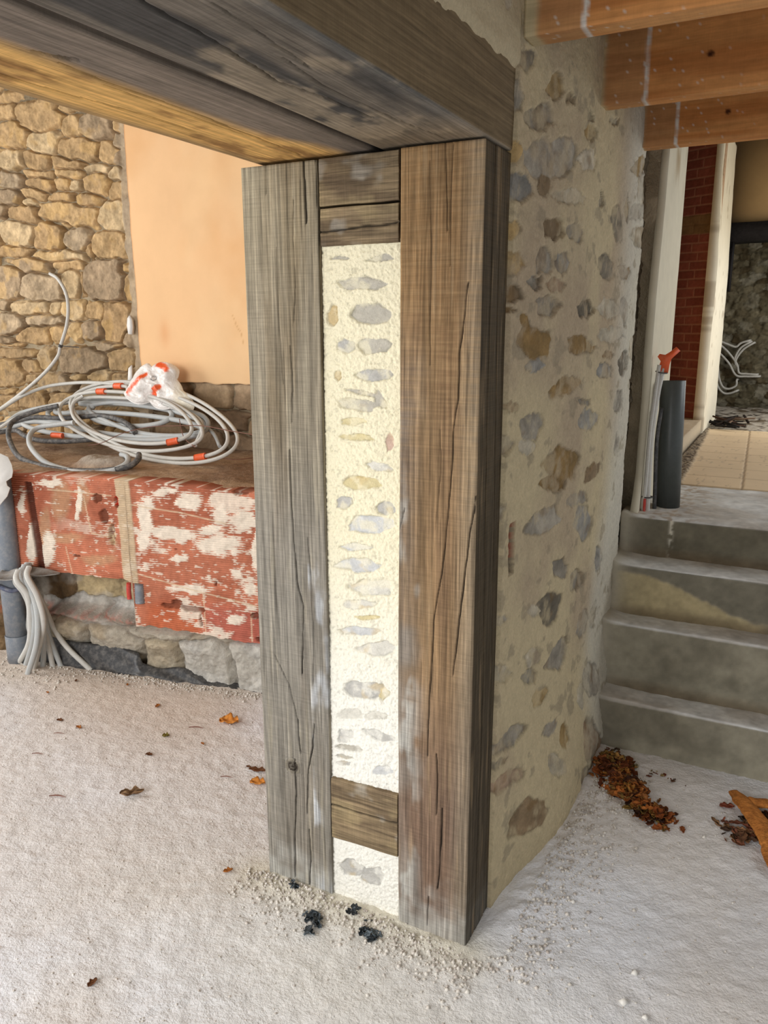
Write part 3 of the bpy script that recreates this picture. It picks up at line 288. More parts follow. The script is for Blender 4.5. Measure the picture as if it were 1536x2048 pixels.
M_joist = woodmat('planed_softwood_joist', 0, streak=.15, saw=.03, rough=.6, bump=.15, fine=.35)
M_mbox = vmat('plain_masonry', .95, .25, 14, ((30, .6, .012), (120, .5, .004)), attr=False, col=tuple(lin((146, 132, 108))))
M_paint = vmat('white_painted_plaster', .8, .07, 12, ((60, .2, .002),), attr=False, col=tuple(lin((228, 222, 204))))
M_trimw = vmat('aged_white_paint', .8, .06, 14, ((60, .2, .002),))
M_brick = vmat('red_brickwork', .9, .16, 40, ((150, .4, .002),))
M_tile = vmat('beige_floor_tile', .5, .05, 10, (), spec=.4)
M_leaf = vmat('dry_leaf', .8, .3, 60, ((90, .5, .003),))
M_bark = vmat('orange_bark', .95, .45, 40, ((60, 1.0, .01), (160, .8, .004)), stretch=(1, 1, 1))
M_dull = vmat('aged_plaster', .9, .08, 5, ((40, .2, .003),), attr=False, col=tuple(lin((184, 154, 112))))
M_shell = vmat('rough_ceiling', .9, .1, 5, (), attr=False, col=tuple(lin((150, 135, 115))))
M_dark = vmat('sooty_beam', .8, .4, 20, ((40, .6, .01),), attr=False, col=(.012, .010, .010))
M_cond_w = plastic('pale_grey_conduit', tuple(lin((214, 212, 205))), .45, 2200, .22)
M_cond_g = plastic('grey_corrugated_conduit', tuple(lin((186, 190, 190))), .5, 1500, .25)
M_cond_b = plastic('black_corrugated_conduit', tuple(lin((52, 54, 58))), .55, 1500, .25)
M_pvc = plastic('grey_pvc', tuple(lin((112, 120, 130))), .35, 0, .18)
M_pvcd = plastic('dark_grey_pvc', tuple(lin((70, 74, 72))), .35, 0, .04, (.25, .27, .24))
M_orange = plastic('orange_tape', tuple(lin((232, 92, 34))), .5, 0, .1)
M_red = plastic('red_conduit', tuple(lin((190, 45, 30))), .5, 0, .1)
M_wire = plastic('brown_wire', tuple(lin((120, 72, 55))), .6, 0, .1)
M_black = plastic('black_plastic', tuple(lin((34, 36, 40))), .4, 0, .14)
M_white = plastic('white_paper', tuple(lin((228, 224, 218))), .8, 0, .1)
M_crumb = vmat('mortar_crumbs', .95, .12, 90, (), attr=True)

# ------------------------------------------------------------------ palette for embedded stones
PAL = {'g': (156, 148, 134), 'd': (120, 112, 98), 'o': (168, 142, 98), 'b': (136, 116, 90), 'l': (182, 172, 152), 'u': (146, 142, 134), 'p': (172, 148, 124), 'B': (140, 114, 74)}

# ================================================================== FLOOR
def floor_color(X, Y):
    c = np.zeros(X.shape+(3,)); c[:] = lin((230, 231, 236))
    warm = fbm(X*1.1+3, Y*1.1, 5, 4)
    c = mixc(c, lin((218, 210, 202)), sm(.42, .68, warm)*.7)
    left = sm(-1.0, -1.6, X)*sm(.1, .75, Y)
    c = mixc(c, lin((204, 188, 172)), left*.85)
    near = np.exp(-((X+.2)**2/.5+(Y+.25)**2/.10))
    c = mixc(c, lin((224, 218, 204)), np.clip(near, 0, 1)*.6)
    foot = np.exp(-((np.clip(X, -.68, -.0)-X)**2+(Y+.02)**2)/.006)
    c = mixc(c, lin((214, 206, 182)), np.clip(foot, 0, 1)*.7)
    g = fbm(X*30, Y*30, 9, 3)
    c = c*(0.93+.14*g)[..., None]
    return c
def floor_h(X, Y):
    h = (fbm(X*5, Y*5, 1, 4)-.5)*.012+(fbm(X*38, Y*38, 2, 3, .6)-.5)*.009
    h += .014*np.exp(-((np.clip(X, -.64, -.02)-X)**2+(Y+.03)**2)/.0018)*fbm(X*40, Y*40, 3, 2)
    edge = np.exp(-((X-.07-.09*np.clip(Y, 0, 1))**2)/.0035)*sm(.0, .15, Y)*sm(1.25, 1.1, Y)
    h += .02*edge*fbm(X*45, Y*45, 4, 2)
    return h
xs = np.concatenate([np.linspace(-5.6, -3.2, 60), np.linspace(-3.19, 1.0, 420), np.linspace(1.02, 3.2, 50)])
ys = np.concatenate([np.linspace(-4.4, -1.3, 60), np.linspace(-1.29, 1.35, 270), np.linspace(1.38, 2.3, 20)])
X, Y = np.meshgrid(xs, ys)
Z = floor_h(X, Y)
o = relief('floor', np.stack([X, Y, Z], -1), floor_color(X, Y), (0, 0, 1), .12, M_floor)
tag(o, kind='structure')

# ================================================================== RIGHT RUBBLE WALL
def wall_x(Yv, Zv):
    base = .012+.028*sm(.17, .8, Yv)
    base = base+(.055*sm(.6, .0, Zv)**1.3)*sm(.15, .7, Yv)
    base = base+.014*(fbm(Yv*2.2, Zv*2.2, 21, 3)-.5)*sm(.2, .5, Yv)*2
    e = 1.74+.06*(fbm(Zv*3, Zv*0+.5, 27, 3)-.5)*2+.05*sm(1.6, 2.4, Zv)
    base = base-(.045*sm(e-.10, e, Yv))
    return base
def embed(Xc, Yc, stones, warp, seed, soft=.10):
    """stones flush in mortar: returns mask, height, id"""
    wx = Xc+warp*(fbm(Xc*28, Yc*28, seed, 3)-.5)*2; wy = Yc+warp*(fbm(Xc*28+50, Yc*28, seed+7, 3)-.5)*2
    best = np.full(Xc.shape, 9.0); ids = np.zeros(Xc.shape, int)
    for i, s in enumerate(stones):
        d, p, q = edist(wx, wy, s, 2.8 if (i % 3) else 2.2)
        ang = fbm(p*1.6+i, q*1.6-i, seed+i, 2)
        d = np.maximum(d*.93, facet(p, q, i))*(.82+.40*ang)
        k = d < best; best = np.where(k, d, best); ids = np.where(k, i, ids)
    return best, ids
ys = np.linspace(.165, 1.93, 380); zs = np.linspace(-.02, 2.56, 540)
Yg, Zg = np.meshgrid(ys, zs)
best, ids = embed(Yg, Zg, DATA['RW'], .010, 40)
mask = sm(1.04, .93, best)
wear = fbm(Yg*6, Zg*6, 60, 4)
c = np.zeros(Yg.shape+(3,)); c[:] = lin((196, 180, 146))
c = mixc(c, lin((178, 160, 134)), sm(.35, .7, fbm(Yg*3, Zg*3, 61, 4)))
c = mixc(c, lin((204, 200, 186)), sm(1.15, 1.5, Yg-.25*sm(1.2, .3, Zg)*-1)*.75)  # paler unbrushed plaster, with stair-side light painted into the colour
pal = np.array([lin(PAL[s[6]]) for s in DATA['RW']]); sc = pal[ids]
rnd = h2(ids, ids*7, 3)
sc = sc*(.82+.34*rnd)[..., None]
tex = fbm(Yg*15+ids*3.1+Zg*6, Zg*24, 62, 5, .65); sc = sc*(.46+1.04*tex)[..., None]
sc = mixc(sc, lin((120, 92, 52)), sm(.55, .75, fbm(Yg*16, Zg*16, 63, 3))*.45)
smear = sm(.42, .66, fbm(Yg*13, Zg*13, 64, 5, .62))
c = mixc(c, sc, mask*(1-.62*smear))
bits = sm(.64, .70, fbm(Yg*11, Zg*17, 163, 4, .6))*(1-mask); c = mixc(c, lin((150, 138, 116)), bits*.6)
c = c*(.90+.20*fbm(Yg*34, Zg*34, 164, 4, .7))[..., None]
c = c*(.94+.12*fbm(Yg*60, Zg*60, 65, 2))[..., None]
edge = np.exp(-((best-1.0)/.07)**2)
c = c*(1-.34*edge*sm(.4, .6, fbm(Yg*20, Zg*20, 66, 2)))[..., None]  # shadow around the stone edges painted into the colour
h = (fbm(Yg*30, Zg*30, 67, 3)-.5)*.004+(fbm(Yg*90, Zg*90, 167, 2)-.5)*.0035
h = h*(1-mask)+mask*(-.005+(fbm(Yg*18+ids, Zg*18, 68, 3)-.5)*.016+(rnd-.45)*.010)-.004*edge
# recessed dark grey return near the painted jamb
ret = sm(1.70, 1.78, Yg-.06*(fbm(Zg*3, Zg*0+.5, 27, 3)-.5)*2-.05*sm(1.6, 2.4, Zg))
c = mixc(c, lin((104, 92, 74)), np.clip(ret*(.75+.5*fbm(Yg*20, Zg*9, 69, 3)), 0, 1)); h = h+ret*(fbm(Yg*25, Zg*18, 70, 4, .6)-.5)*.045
# narrow chased slot with red brick rubble
slot = ((Yg > .216) & (Yg < .262) & (Zg > 1.00) & (Zg < 1.145))
s_n = fbm(Yg*60, Zg*60, 71, 3)
slotc = np.where((s_n > .40)[..., None], lin((140, 52, 38)), lin((96, 84, 70))); slotc = np.where((s_n > .64)[..., None], lin((150, 140, 122)), slotc)
c = np.where(slot[..., None], slotc, c)
xx = wall_x(Yg, Zg)+h
xx = np.where(slot, xx-.03+s_n*.02, xx)
hidden_stair = (Yg > 1.27)
o = relief('wall_right', np.stack([xx, Yg, Zg], -1), c, (1, 0, 0), .28, M_plaster)
tag(o, kind='structure')
# plaster above the lintel
ys = np.linspace(-2.8, .168, 420); zs = np.linspace(2.215, 2.56, 70)
Yg, Zg = np.meshgrid(ys, zs)
st2 = [(y, z, a, 0, 0, b, t) for (y, z, a, b, t) in [(-.02, 2.42, .035, .05, 'g'), (.07, 2.36, .03, .035, 'l'), (-.2, 2.4, .06, .05, 'o'), (-.4, 2.38, .08, .05, 'g'), (-.7, 2.40, .09, .06, 'd'), (-1.0, 2.38, .08, .05, 'g'), (.12, 2.49, .03, .04, 'b'), (-1.4, 2.4, .1, .06, 'g')]]
best, ids = embed(Yg, Zg, st2, .01, 90); mask = sm(1.04, .93, best)
c = np.zeros(Yg.shape+(3,)); c[:] = lin((190, 176, 146)); sc = np.array([lin(PAL[s[6]]) for s in st2])[ids]*(.7+.6*fbm(Yg*30, Zg*20, 91, 3))[..., None]
c = mixc(c, sc, mask*.8)
xx = .012+(fbm(Yg*30, Zg*30, 92, 3)-.5)*.006-.004*mask-.012*sm(2.24+.012*fbm(Yg*8, Yg*0, 94, 3), 2.215, Zg)
o = relief('wall_upper', np.stack([xx, Yg, Zg], -1), c, (1, 0, 0), .25, M_plaster); tag(o, kind='structure')

# ================================================================== JAMB INFILL (cream mortar with stones)
xs = np.linspace(-.428, -.205, 130); zs = np.linspace(-.01, 1.86, 900)
Xg, Zg = np.meshgrid(xs, zs)
best, ids = embed(Xg, Zg, DATA['JI'], .005, 140)
mask = sm(1.03, .95, best)
JP = {'g': (190, 184, 170), 'u': (190, 187, 180), 'U': (208, 208, 206), 'o': (206, 184, 140), 'y': (214, 200, 156), 'l': (218, 214, 202), 'p': (206, 178, 160)}
c = np.zeros(Xg.shape+(3,)); c[:] = lin((242, 233, 202))
c = mixc(c, lin((246, 244, 236)), sm(1.2, .5, Zg)*.85)
sc = np.array([lin(JP[s[6]]) for s in DATA['JI']])[ids]
sc = sc*(.86+.28*fbm(Xg*40+ids, Zg*60, 141, 4))[..., None]
sc = mixc(sc, lin((214, 190, 140)), sm(.62, .8, fbm(Xg*25, Zg*25, 142, 3))*.5)
c = mixc(c, sc, mask*(1-.6*sm(.45, .68, fbm(Xg*32, Zg*32, 143, 4))))
gr = fbm(Xg*190, Zg*190, 144, 2); gr2 = fbm(Xg*120, Zg*120, 145, 3)
c = c*(1-(1-mask)*.22*sm(.38, .18, gr2))[..., None]
ed = np.exp(-((best-1.0)/.10)**2); top = np.clip(ed*sm(.35, .6, fbm(Xg*25, Zg*25, 146, 2)), 0, 1)
c = c*(1-.14*top)[..., None]
h = (gr-.5)*.0045*(1-mask)+(gr2-.5)*.004*(1-mask)-mask*.0035+mask*(fbm(Xg*35+ids, Zg*60, 147, 4)-.5)*.009-.0045*top
yy = -(-.006+h+(fbm(Xg*6, Zg*6, 148, 3)-.5)*.008)
yy = yy+.006
o = relief('jamb_infill', np.stack([Xg, yy, Zg], -1), c, (0, -1, 0), .16, M_infill)
o.name = 'lime_mortar_infill'
tag(o, 'tall cream lime mortar strip with embedded pale stones between the two upright oak posts', 'wall panel')

# ================================================================== WOODEN BEAMS
def beam(name, axis, lo, hi, mat, fn, step=.0019, lstep=.005, rad=.004, parent=None):
    """beam along axis with rounded cross-section; fn(P, face, N) -> displacement, colour ; face 0:-a 1:+a 2:-b 3:+b"""
    ax = [i for i in range(3) if i != axis]; a, b = ax
    a0, a1, b0, b1 = lo[a], hi[a], lo[b], hi[b]
    prof = []; 
    def side(p, q, f, nrm):
        L = math.hypot(q[0]-p[0], q[1]-p[1]); n = max(2, int(L/step))
        for k in range(n): prof.append((p[0]+(q[0]-p[0])*k/n, p[1]+(q[1]-p[1])*k/n, f, nrm[0], nrm[1]))
    r = rad
    side((a0+r, b0), (a1-r, b0), 2, (0, -1)); prof.append((a1-r*.3, b0+r*.3, 2, .7, -.7))
    side((a1, b0+r), (a1, b1-r), 1, (1, 0)); prof.append((a1-r*.3, b1-r*.3, 1, .7, .7))
    side((a1-r, b1), (a0+r, b1), 3, (0, 1)); prof.append((a0+r*.3, b1-r*.3, 3, -.7, .7))
    side((a0, b1-r), (a0, b0+r), 0, (-1, 0)); prof.append((a0+r*.3, b0+r*.3, 0, -.7, -.7))
    prof = np.array(prof); m = len(prof)
    l = np.linspace(lo[axis], hi[axis], max(2, int((hi[axis]-lo[axis])/lstep))); n = len(l)
    P = np.zeros((n, m, 3)); P[..., a] = prof[None, :, 0]; P[..., b] = prof[None, :, 1]; P[..., axis] = l[:, None]
    Nn = np.zeros((n, m, 3)); Nn[..., a] = prof[None, :, 3]; Nn[..., b] = prof[None, :, 4]
    face = np.broadcast_to(prof[None, :, 2], (n, m))
    d, c = fn(P, face)
    P = P+Nn*d[..., None]
    idx = np.arange(n*m).reshape(n, m); nx = np.roll(idx, -1, 1)
    f = np.stack([idx[:-1], nx[:-1], nx[1:], idx[1:]], -1).reshape(-1, 4)
    e0 = [int(i) for i in idx[0]][::-1]; e1 = [int(i) for i in idx[-1]]
    if axis == 1: f = f[:, ::-1]; e0 = e0[::-1]; e1 = e1[::-1]
    return mkmesh(name, P.reshape(-1, 3), (f, [e0, e1]), mat, c.reshape(-1, 3), parent)

def grain(t, l, seed):
    """annual ring streaks: 0..1"""
    w_ = t+.02*(fbm(t*9, l*1.3, seed, 3)-.5)*2
    g = np.sin(w_*420+6*fbm(w_*14, l*.8, seed+3, 2)*4)
    return .5+.5*g
def post_fn(which):
    def fn(P, face):
        x, y, z = P[..., 0], P[..., 1], P[..., 2]
        front = face == 2
        t = np.where(front, x, y+.31)
        g = grain(t, z, 200 if which == 'L' else 230)
        n1 = fbm(t*14, z*1.6, 210, 4); n2 = fbm(t*50, z*6, 211, 3)
        c = np.zeros(x.shape+(3,))
        if which == 'L':
            c[:] = lin((140, 130, 112)); c = mixc(c, lin((120, 104, 80)), sm(.45, .75, n1)*.7)
            c = mixc(c, lin((156, 144, 118)), sm(1.55, 2.05, z)*.5)
            c = mixc(c, lin((128, 126, 122)), sm(1.5, 1.0, z)*.5)
        else:
            c[:] = lin((138, 112, 82)); c = mixc(c, lin((114, 90, 68)), sm(.45, .7, n1)*.7)
            c = mixc(c, lin((146, 114, 76)), sm(1.3, 1.9, z)*.6)
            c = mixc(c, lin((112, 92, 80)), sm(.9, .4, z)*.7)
            gl = sm(-.125, -.19, x+.05*(fbm(x*10, z*6, 215, 3)-.5)*2)*sm(1.75, 1.45, z)*(.35+.65*sm(.4, .6, fbm(z*5, x*3, 216, 3)))
            c = mixc(c, lin((138, 130, 120)), gl*.85)
            c = mixc(c, lin((136, 126, 108)), sm(-.07, -.01, x)*.55)
            lime = sm(.52, .66, fbm(x*14, z*7, 217, 4))*np.exp(-((x+.19)/.04)**2)*sm(1.4, 1.1, z)
            c = mixc(c, lin((178, 176, 168)), lime*.8)
            st = sm(.5, .6, fbm(x*9, z*260, 218, 2))*sm(1.0, 1.5, z); c = mixc(c, lin((160, 132, 96)), st*.3)
        wb = sm(.16, .0, z+.08*(fbm(x*20, z*20, 219, 3)-.5)*2)
        c = mixc(c, lin((176, 174, 166)), wb*.75)
        ll = sm(.55, .75, fbm(x*18, z*8, 220, 4))*(np.abs(x+.435) < .05)*sm(1.3, 1.0, z) if which == 'L' else np.zeros_like(x)
        c = mixc(c, lin((186, 188, 190)), ll*.7)
        c = mixc(c, lin((58, 50, 36)), (face == 1)*(.78 if which == 'R' else .2))  # side face darkened, its shade put into the wood colour
        c = c*(.86+.2*g)[..., None]*(.86+.28*n2)[..., None]
        d = (g-.5)*.0006+(fbm(t*20, z*3, 212, 3)-.5)*.0025+(fbm(t*3, z*1.2, 213, 2)-.5)*.006
        arr = fbm(t*0+3, z*25, 214, 3)
        cr = np.zeros_like(x)
        for pts, wd in DATA['CJ']:
            wob = .0022*(fbm(z*22, z*0+wd, 222, 3)-.5)*2
            dd = polydist(x+wob, z, pts); w0 = wd*.00062*(.2+1.5*fbm(z*16, x*0+wd*3, 221, 2))+.0002
            cr = np.maximum(cr, sm(w0+.0012, w0*.5, dd)*min(1, .35+wd*.3))
        if which == 'R':
            side = (face == 1)*(sm(.0030, .0010, np.abs(y-.062-.010*np.sin(z*3)-.004*(fbm(z*15, z*0, 223, 2)-.5)))+.8*sm(.0025, .001, np.abs(y-.12-.02*np.sin(z*1.7+1))))
            cr = np.maximum(cr*front, side*.9)
        else: cr = cr*front
        fine = sm(.70, .78, fbm(t*120, z*2.6, 231, 3, .55))*.6; c = mixc(c, lin((52, 44, 34)), fine*.7); d = d-fine*.0012
        light = sm(.62, .8, fbm(t*70, z*4, 232, 3)); c = mixc(c, lin((172, 162, 140) if which == 'L' else (164, 140, 108)), light*.35)
        if which == 'L':   # knot
            kd, p, q = edist(x, z, (-.555, .395, .020, 0, 0, .017)); ring = np.sin(kd*12)
            kk = front*sm(1.5, .9, kd); c = mixc(c, lin((40, 30, 22)), kk*(.55+.4*(ring > .3))); c = mixc(c, lin((170, 160, 140)), front*np.exp(-((kd-1.1)/.15)**2)*.5)
            d = d+front*np.exp(-(kd/1.6)**2)*.003*ring
        c = mixc(c, (.012, .009, .007), np.clip(cr, 0, 1)*.93)
        d = d-cr*.006
        return d, c
    return fn
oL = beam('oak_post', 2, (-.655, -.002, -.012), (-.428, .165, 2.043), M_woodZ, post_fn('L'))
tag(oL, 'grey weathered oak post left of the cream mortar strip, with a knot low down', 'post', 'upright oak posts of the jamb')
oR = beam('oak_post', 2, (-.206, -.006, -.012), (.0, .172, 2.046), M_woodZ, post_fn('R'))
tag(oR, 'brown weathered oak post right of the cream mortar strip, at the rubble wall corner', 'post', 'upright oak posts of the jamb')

def block_fn(seed, z0, z1, slope, crackz):
    def fn(P, face):
        x, y, z = P[..., 0], P[..., 1], P[..., 2]; fr = face == 2
        front = (face == 0)
        g = grain(z, x, seed)
        c = np.zeros(x.shape+(3,)); c[:] = lin((134, 116, 90)); c = mixc(c, lin((108, 92, 72)), sm(.4, .7, fbm(x*9, z*40, seed, 4)))
        c = mixc(c, lin((160, 142, 106)), sm(.55, .75, fbm(x*14, z*14, seed+1, 3))*.45)
        c = mixc(c, lin((168, 160, 146)), sm(.62, .8, fbm(x*16+4, z*18, seed+2, 3))*.6)
        c = c*(.92+.12*g)[..., None]
        cr = sm(.0035, .001, np.abs(z-(crackz+slope*(x+.3)+.006*(fbm(x*20, x*0, seed+4, 3)-.5))))*(y < .01)
        c = mixc(c, (.012, .009, .007), cr*.9)
        return (fbm(x*12, z*40, seed+5, 3)-.5)*.004-cr*.008, c
    return fn
def wood_block(lo, hi, seed, slope, crackz, label, skew):
    o = beam('timber_block', 0, lo, hi, M_woodX, block_fn(seed, lo[2], hi[2], slope, crackz), step=.003, lstep=.003, rad=.003)
    me = o.data; n = len(me.vertices); co = np.zeros(n*3, dtype=np.float32); me.vertices.foreach_get('co', co); co = co.reshape(-1, 3)
    co[:, 2] += skew*(co[:, 0]+.3); me.vertices.foreach_set('co', co.ravel()); me.update()
    tag(o, label, 'timber block', 'timber blocks between the posts'); return o
wood_block((-.424, -.001, 1.938), (-.211, .16, 2.046), 300, .0, 2.2, 'upper of the two stacked timber blocks under the lintel between the posts', 0)
wood_block((-.424, .001, 1.846), (-.212, .16, 1.934), 320, .06, 1.885, 'lower of the two stacked timber blocks, whitish stained, above the cream mortar strip', 0)
wood_block((-.423, -.002, .205), (-.210, .16, .400), 340, .0, .312, 'single timber block set low between the posts near the floor', .035)

def lint_fn(which):
    def fn(P, face):
        x, y, z = P[..., 0], P[..., 1], P[..., 2]
        under = face == 2
        t = np.where(under, x, z+1.0); g = grain(t, y, 400)
        c = np.zeros(x.shape+(3,)); n1 = fbm(t*11, y*2.2, 401, 4)
        if which == 'A':
            c[:] = lin((112, 104, 94)); c = mixc(c, lin((72, 70, 68)), sm(.42, .58, n1)*.9); c = mixc(c, lin((152, 138, 118)), sm(.5, .66, fbm(x*9+3, y*6, 402, 5, .62))*.8); c = c*(.75+.5*fbm(x*34, y*20, 409, 4, .65))[..., None]
            c = mixc(c, lin((158, 138, 108)), sm(-.25, -.02, y)*.45*under)
            c = mixc(c, lin((170, 168, 162)), under*np.exp(-((x+.005)/.02)**2)*.15)
            c = mixc(c, lin((124, 106, 78)), (face == 1)*.85)
        else:
            c[:] = lin((128, 116, 104)); c = mixc(c, lin((96, 88, 80)), sm(.45, .7, n1)*.6)
            yel = sm(-.39, -.46, x+.03*(fbm(y*6, x*6, 403, 3)-.5)+.06*sm(-.3, .0, y)*-1)
            c = mixc(c, mixc(np.zeros(x.shape+(3,))+lin((224, 178, 108)), lin((160, 120, 72)), sm(.46, .66, fbm(x*14, y*5, 404, 5, .62))), yel*under); c = c*(.82+.36*fbm(x*40, y*16, 410, 4, .65))[..., None]
            c = mixc(c, lin((130, 112, 90)), under*sm(-.56, -.61, x)*.7)
        c = c*(.86+.2*g)[..., None]
        cr = np.zeros_like(x)
        for pts, wd in DATA['CL']:
            wob = .003*(fbm(y*18, y*0+wd, 405, 3)-.5)*2
            dd = polydist(x+wob, y, pts); w0 = wd*.0008*(.5+1.0*fbm(y*14, x*0+wd, 406, 2)); cr = np.maximum(cr, sm(w0+.002, w0*.5, dd)*min(1, .4+wd*.25)*under)
        c = mixc(c, (.012, .009, .007), np.clip(cr, 0, 1)*.9)
        d = (fbm(t*16, y*2.5, 407, 3)-.5)*.004+(fbm(t*4, y*1.5, 408, 3)-.5)*.008-cr*.008
        return d, c
    return fn
oA = beam('lintel_beam', 1, (-.262, -2.8, 2.052), (.0, .176, 2.245), M_woodY, lint_fn('A'), step=.004, lstep=.008, rad=.005)
tag(oA, 'dark grey oak lintel beam over the opening, the one flush with the rubble wall', 'beam', 'oak lintel beams')
oB = beam('lintel_beam', 1, (-.612, -2.8, 2.052), (-.286, .16, 2.25), M_woodY, lint_fn('B'), step=.004, lstep=.008, rad=.005)
tag(oB, 'oak lintel beam with a yellow-brown underside, behind the dark gap of the grey one', 'beam', 'oak lintel beams')
box('wall_core', (-.65, .178, 0), (-.215, 1.9, 2.56), M_mbox)['kind'] = 'structure'
bpy.data.objects['wall_core'].name = 'wall_middle'

# ================================================================== CEILING JOISTS
def joist_fn(y0, sx, seed):
    def fn(P, face):
        x, y, z = P[..., 0], P[..., 1], P[..., 2]; t = np.where(face == 2, y, z)
        c = np.zeros(x.shape+(3,)); c[:] = lin((204, 142, 84)); n = fbm(x*1.5+seed, t*26, seed, 4)
        c = mixc(c, lin((176, 108, 56)), sm(.45, .62, n)*.6); c = mixc(c, lin((216, 168, 112)), sm(.58, .75, fbm(x*1.2, t*18, seed+1, 3))*.5)
        c = mixc(c, lin((168, 130, 92)), sm(sx, sx-.01, x)*.55)
        lime = sm(.008, .003, np.abs(x-sx-.004*(fbm(z*30, z*0, seed+2, 2)-.5)*2))*(.55+.45*(fbm(z*50, x*50, seed+3, 2) > .45))
        spl = (fbm(x*140, t*140, seed+4, 3) > .79)*np.exp(-((x-sx)/.25)**2)
        c = mixc(c, lin((214, 208, 200)), np.clip(lime+.7*spl, 0, 1))
        for kx, kz in ((sx+.17, 2.40), (sx+.5, 2.38)):
            kd = np.hypot(x-kx, (z-kz)*1.2)/.010; c = mixc(c, lin((70, 36, 20)), sm(1.3, .7, kd)*(face == 0))
        c = mixc(c, lin((192, 176, 140)), sm(.035+.012*fbm(y*60, z*60, seed+6, 3), .02, x-.012)*1.0*(x < .07))
        return (fbm(x*4, t*12, seed+5, 2)-.5)*.002, c
    return fn
JB = [(.185, .150, 'nearest of the three pale softwood ceiling joists, at the top of the picture'), (.872, .165, 'middle of the three pale softwood ceiling joists, with a white drip line'), (1.560, .160, 'farthest of the three pale softwood ceiling joists, above the stairs')]
for k, (y0, sx, lab) in enumerate(JB):
    o = beam('ceiling_joist', 0, (.012, y0, 2.293+.008*k), (2.9, y0+.075, 2.52), M_joist, joist_fn(y0, sx, 500+k*20), step=.006, lstep=.006, rad=.004)
    tag(o, lab, 'joist', 'softwood ceiling joists over the stairs')
o = box('ceiling', (-.01, -3.0, 2.52), (3.2, 2.6, 2.62), M_shell); tag(o, kind='structure')
o = box('ceiling_left', (-5.7, -3.0, 3.3), (-.62, 2.1, 3.4), M_shell); tag(o, kind='structure'); o.name = 'ceiling'
o = box('wall_above_opening', (-.6, -2.8, 2.256), (-.26, .176, 3.4), M_mbox); tag(o, kind='structure'); o.name = 'wall_lintel'
o = box('wall_core_top', (-.65, .180, 2.56), (-.24, 1.9, 3.4), M_mbox); tag(o, kind='structure'); o.name = 'wall_middle'

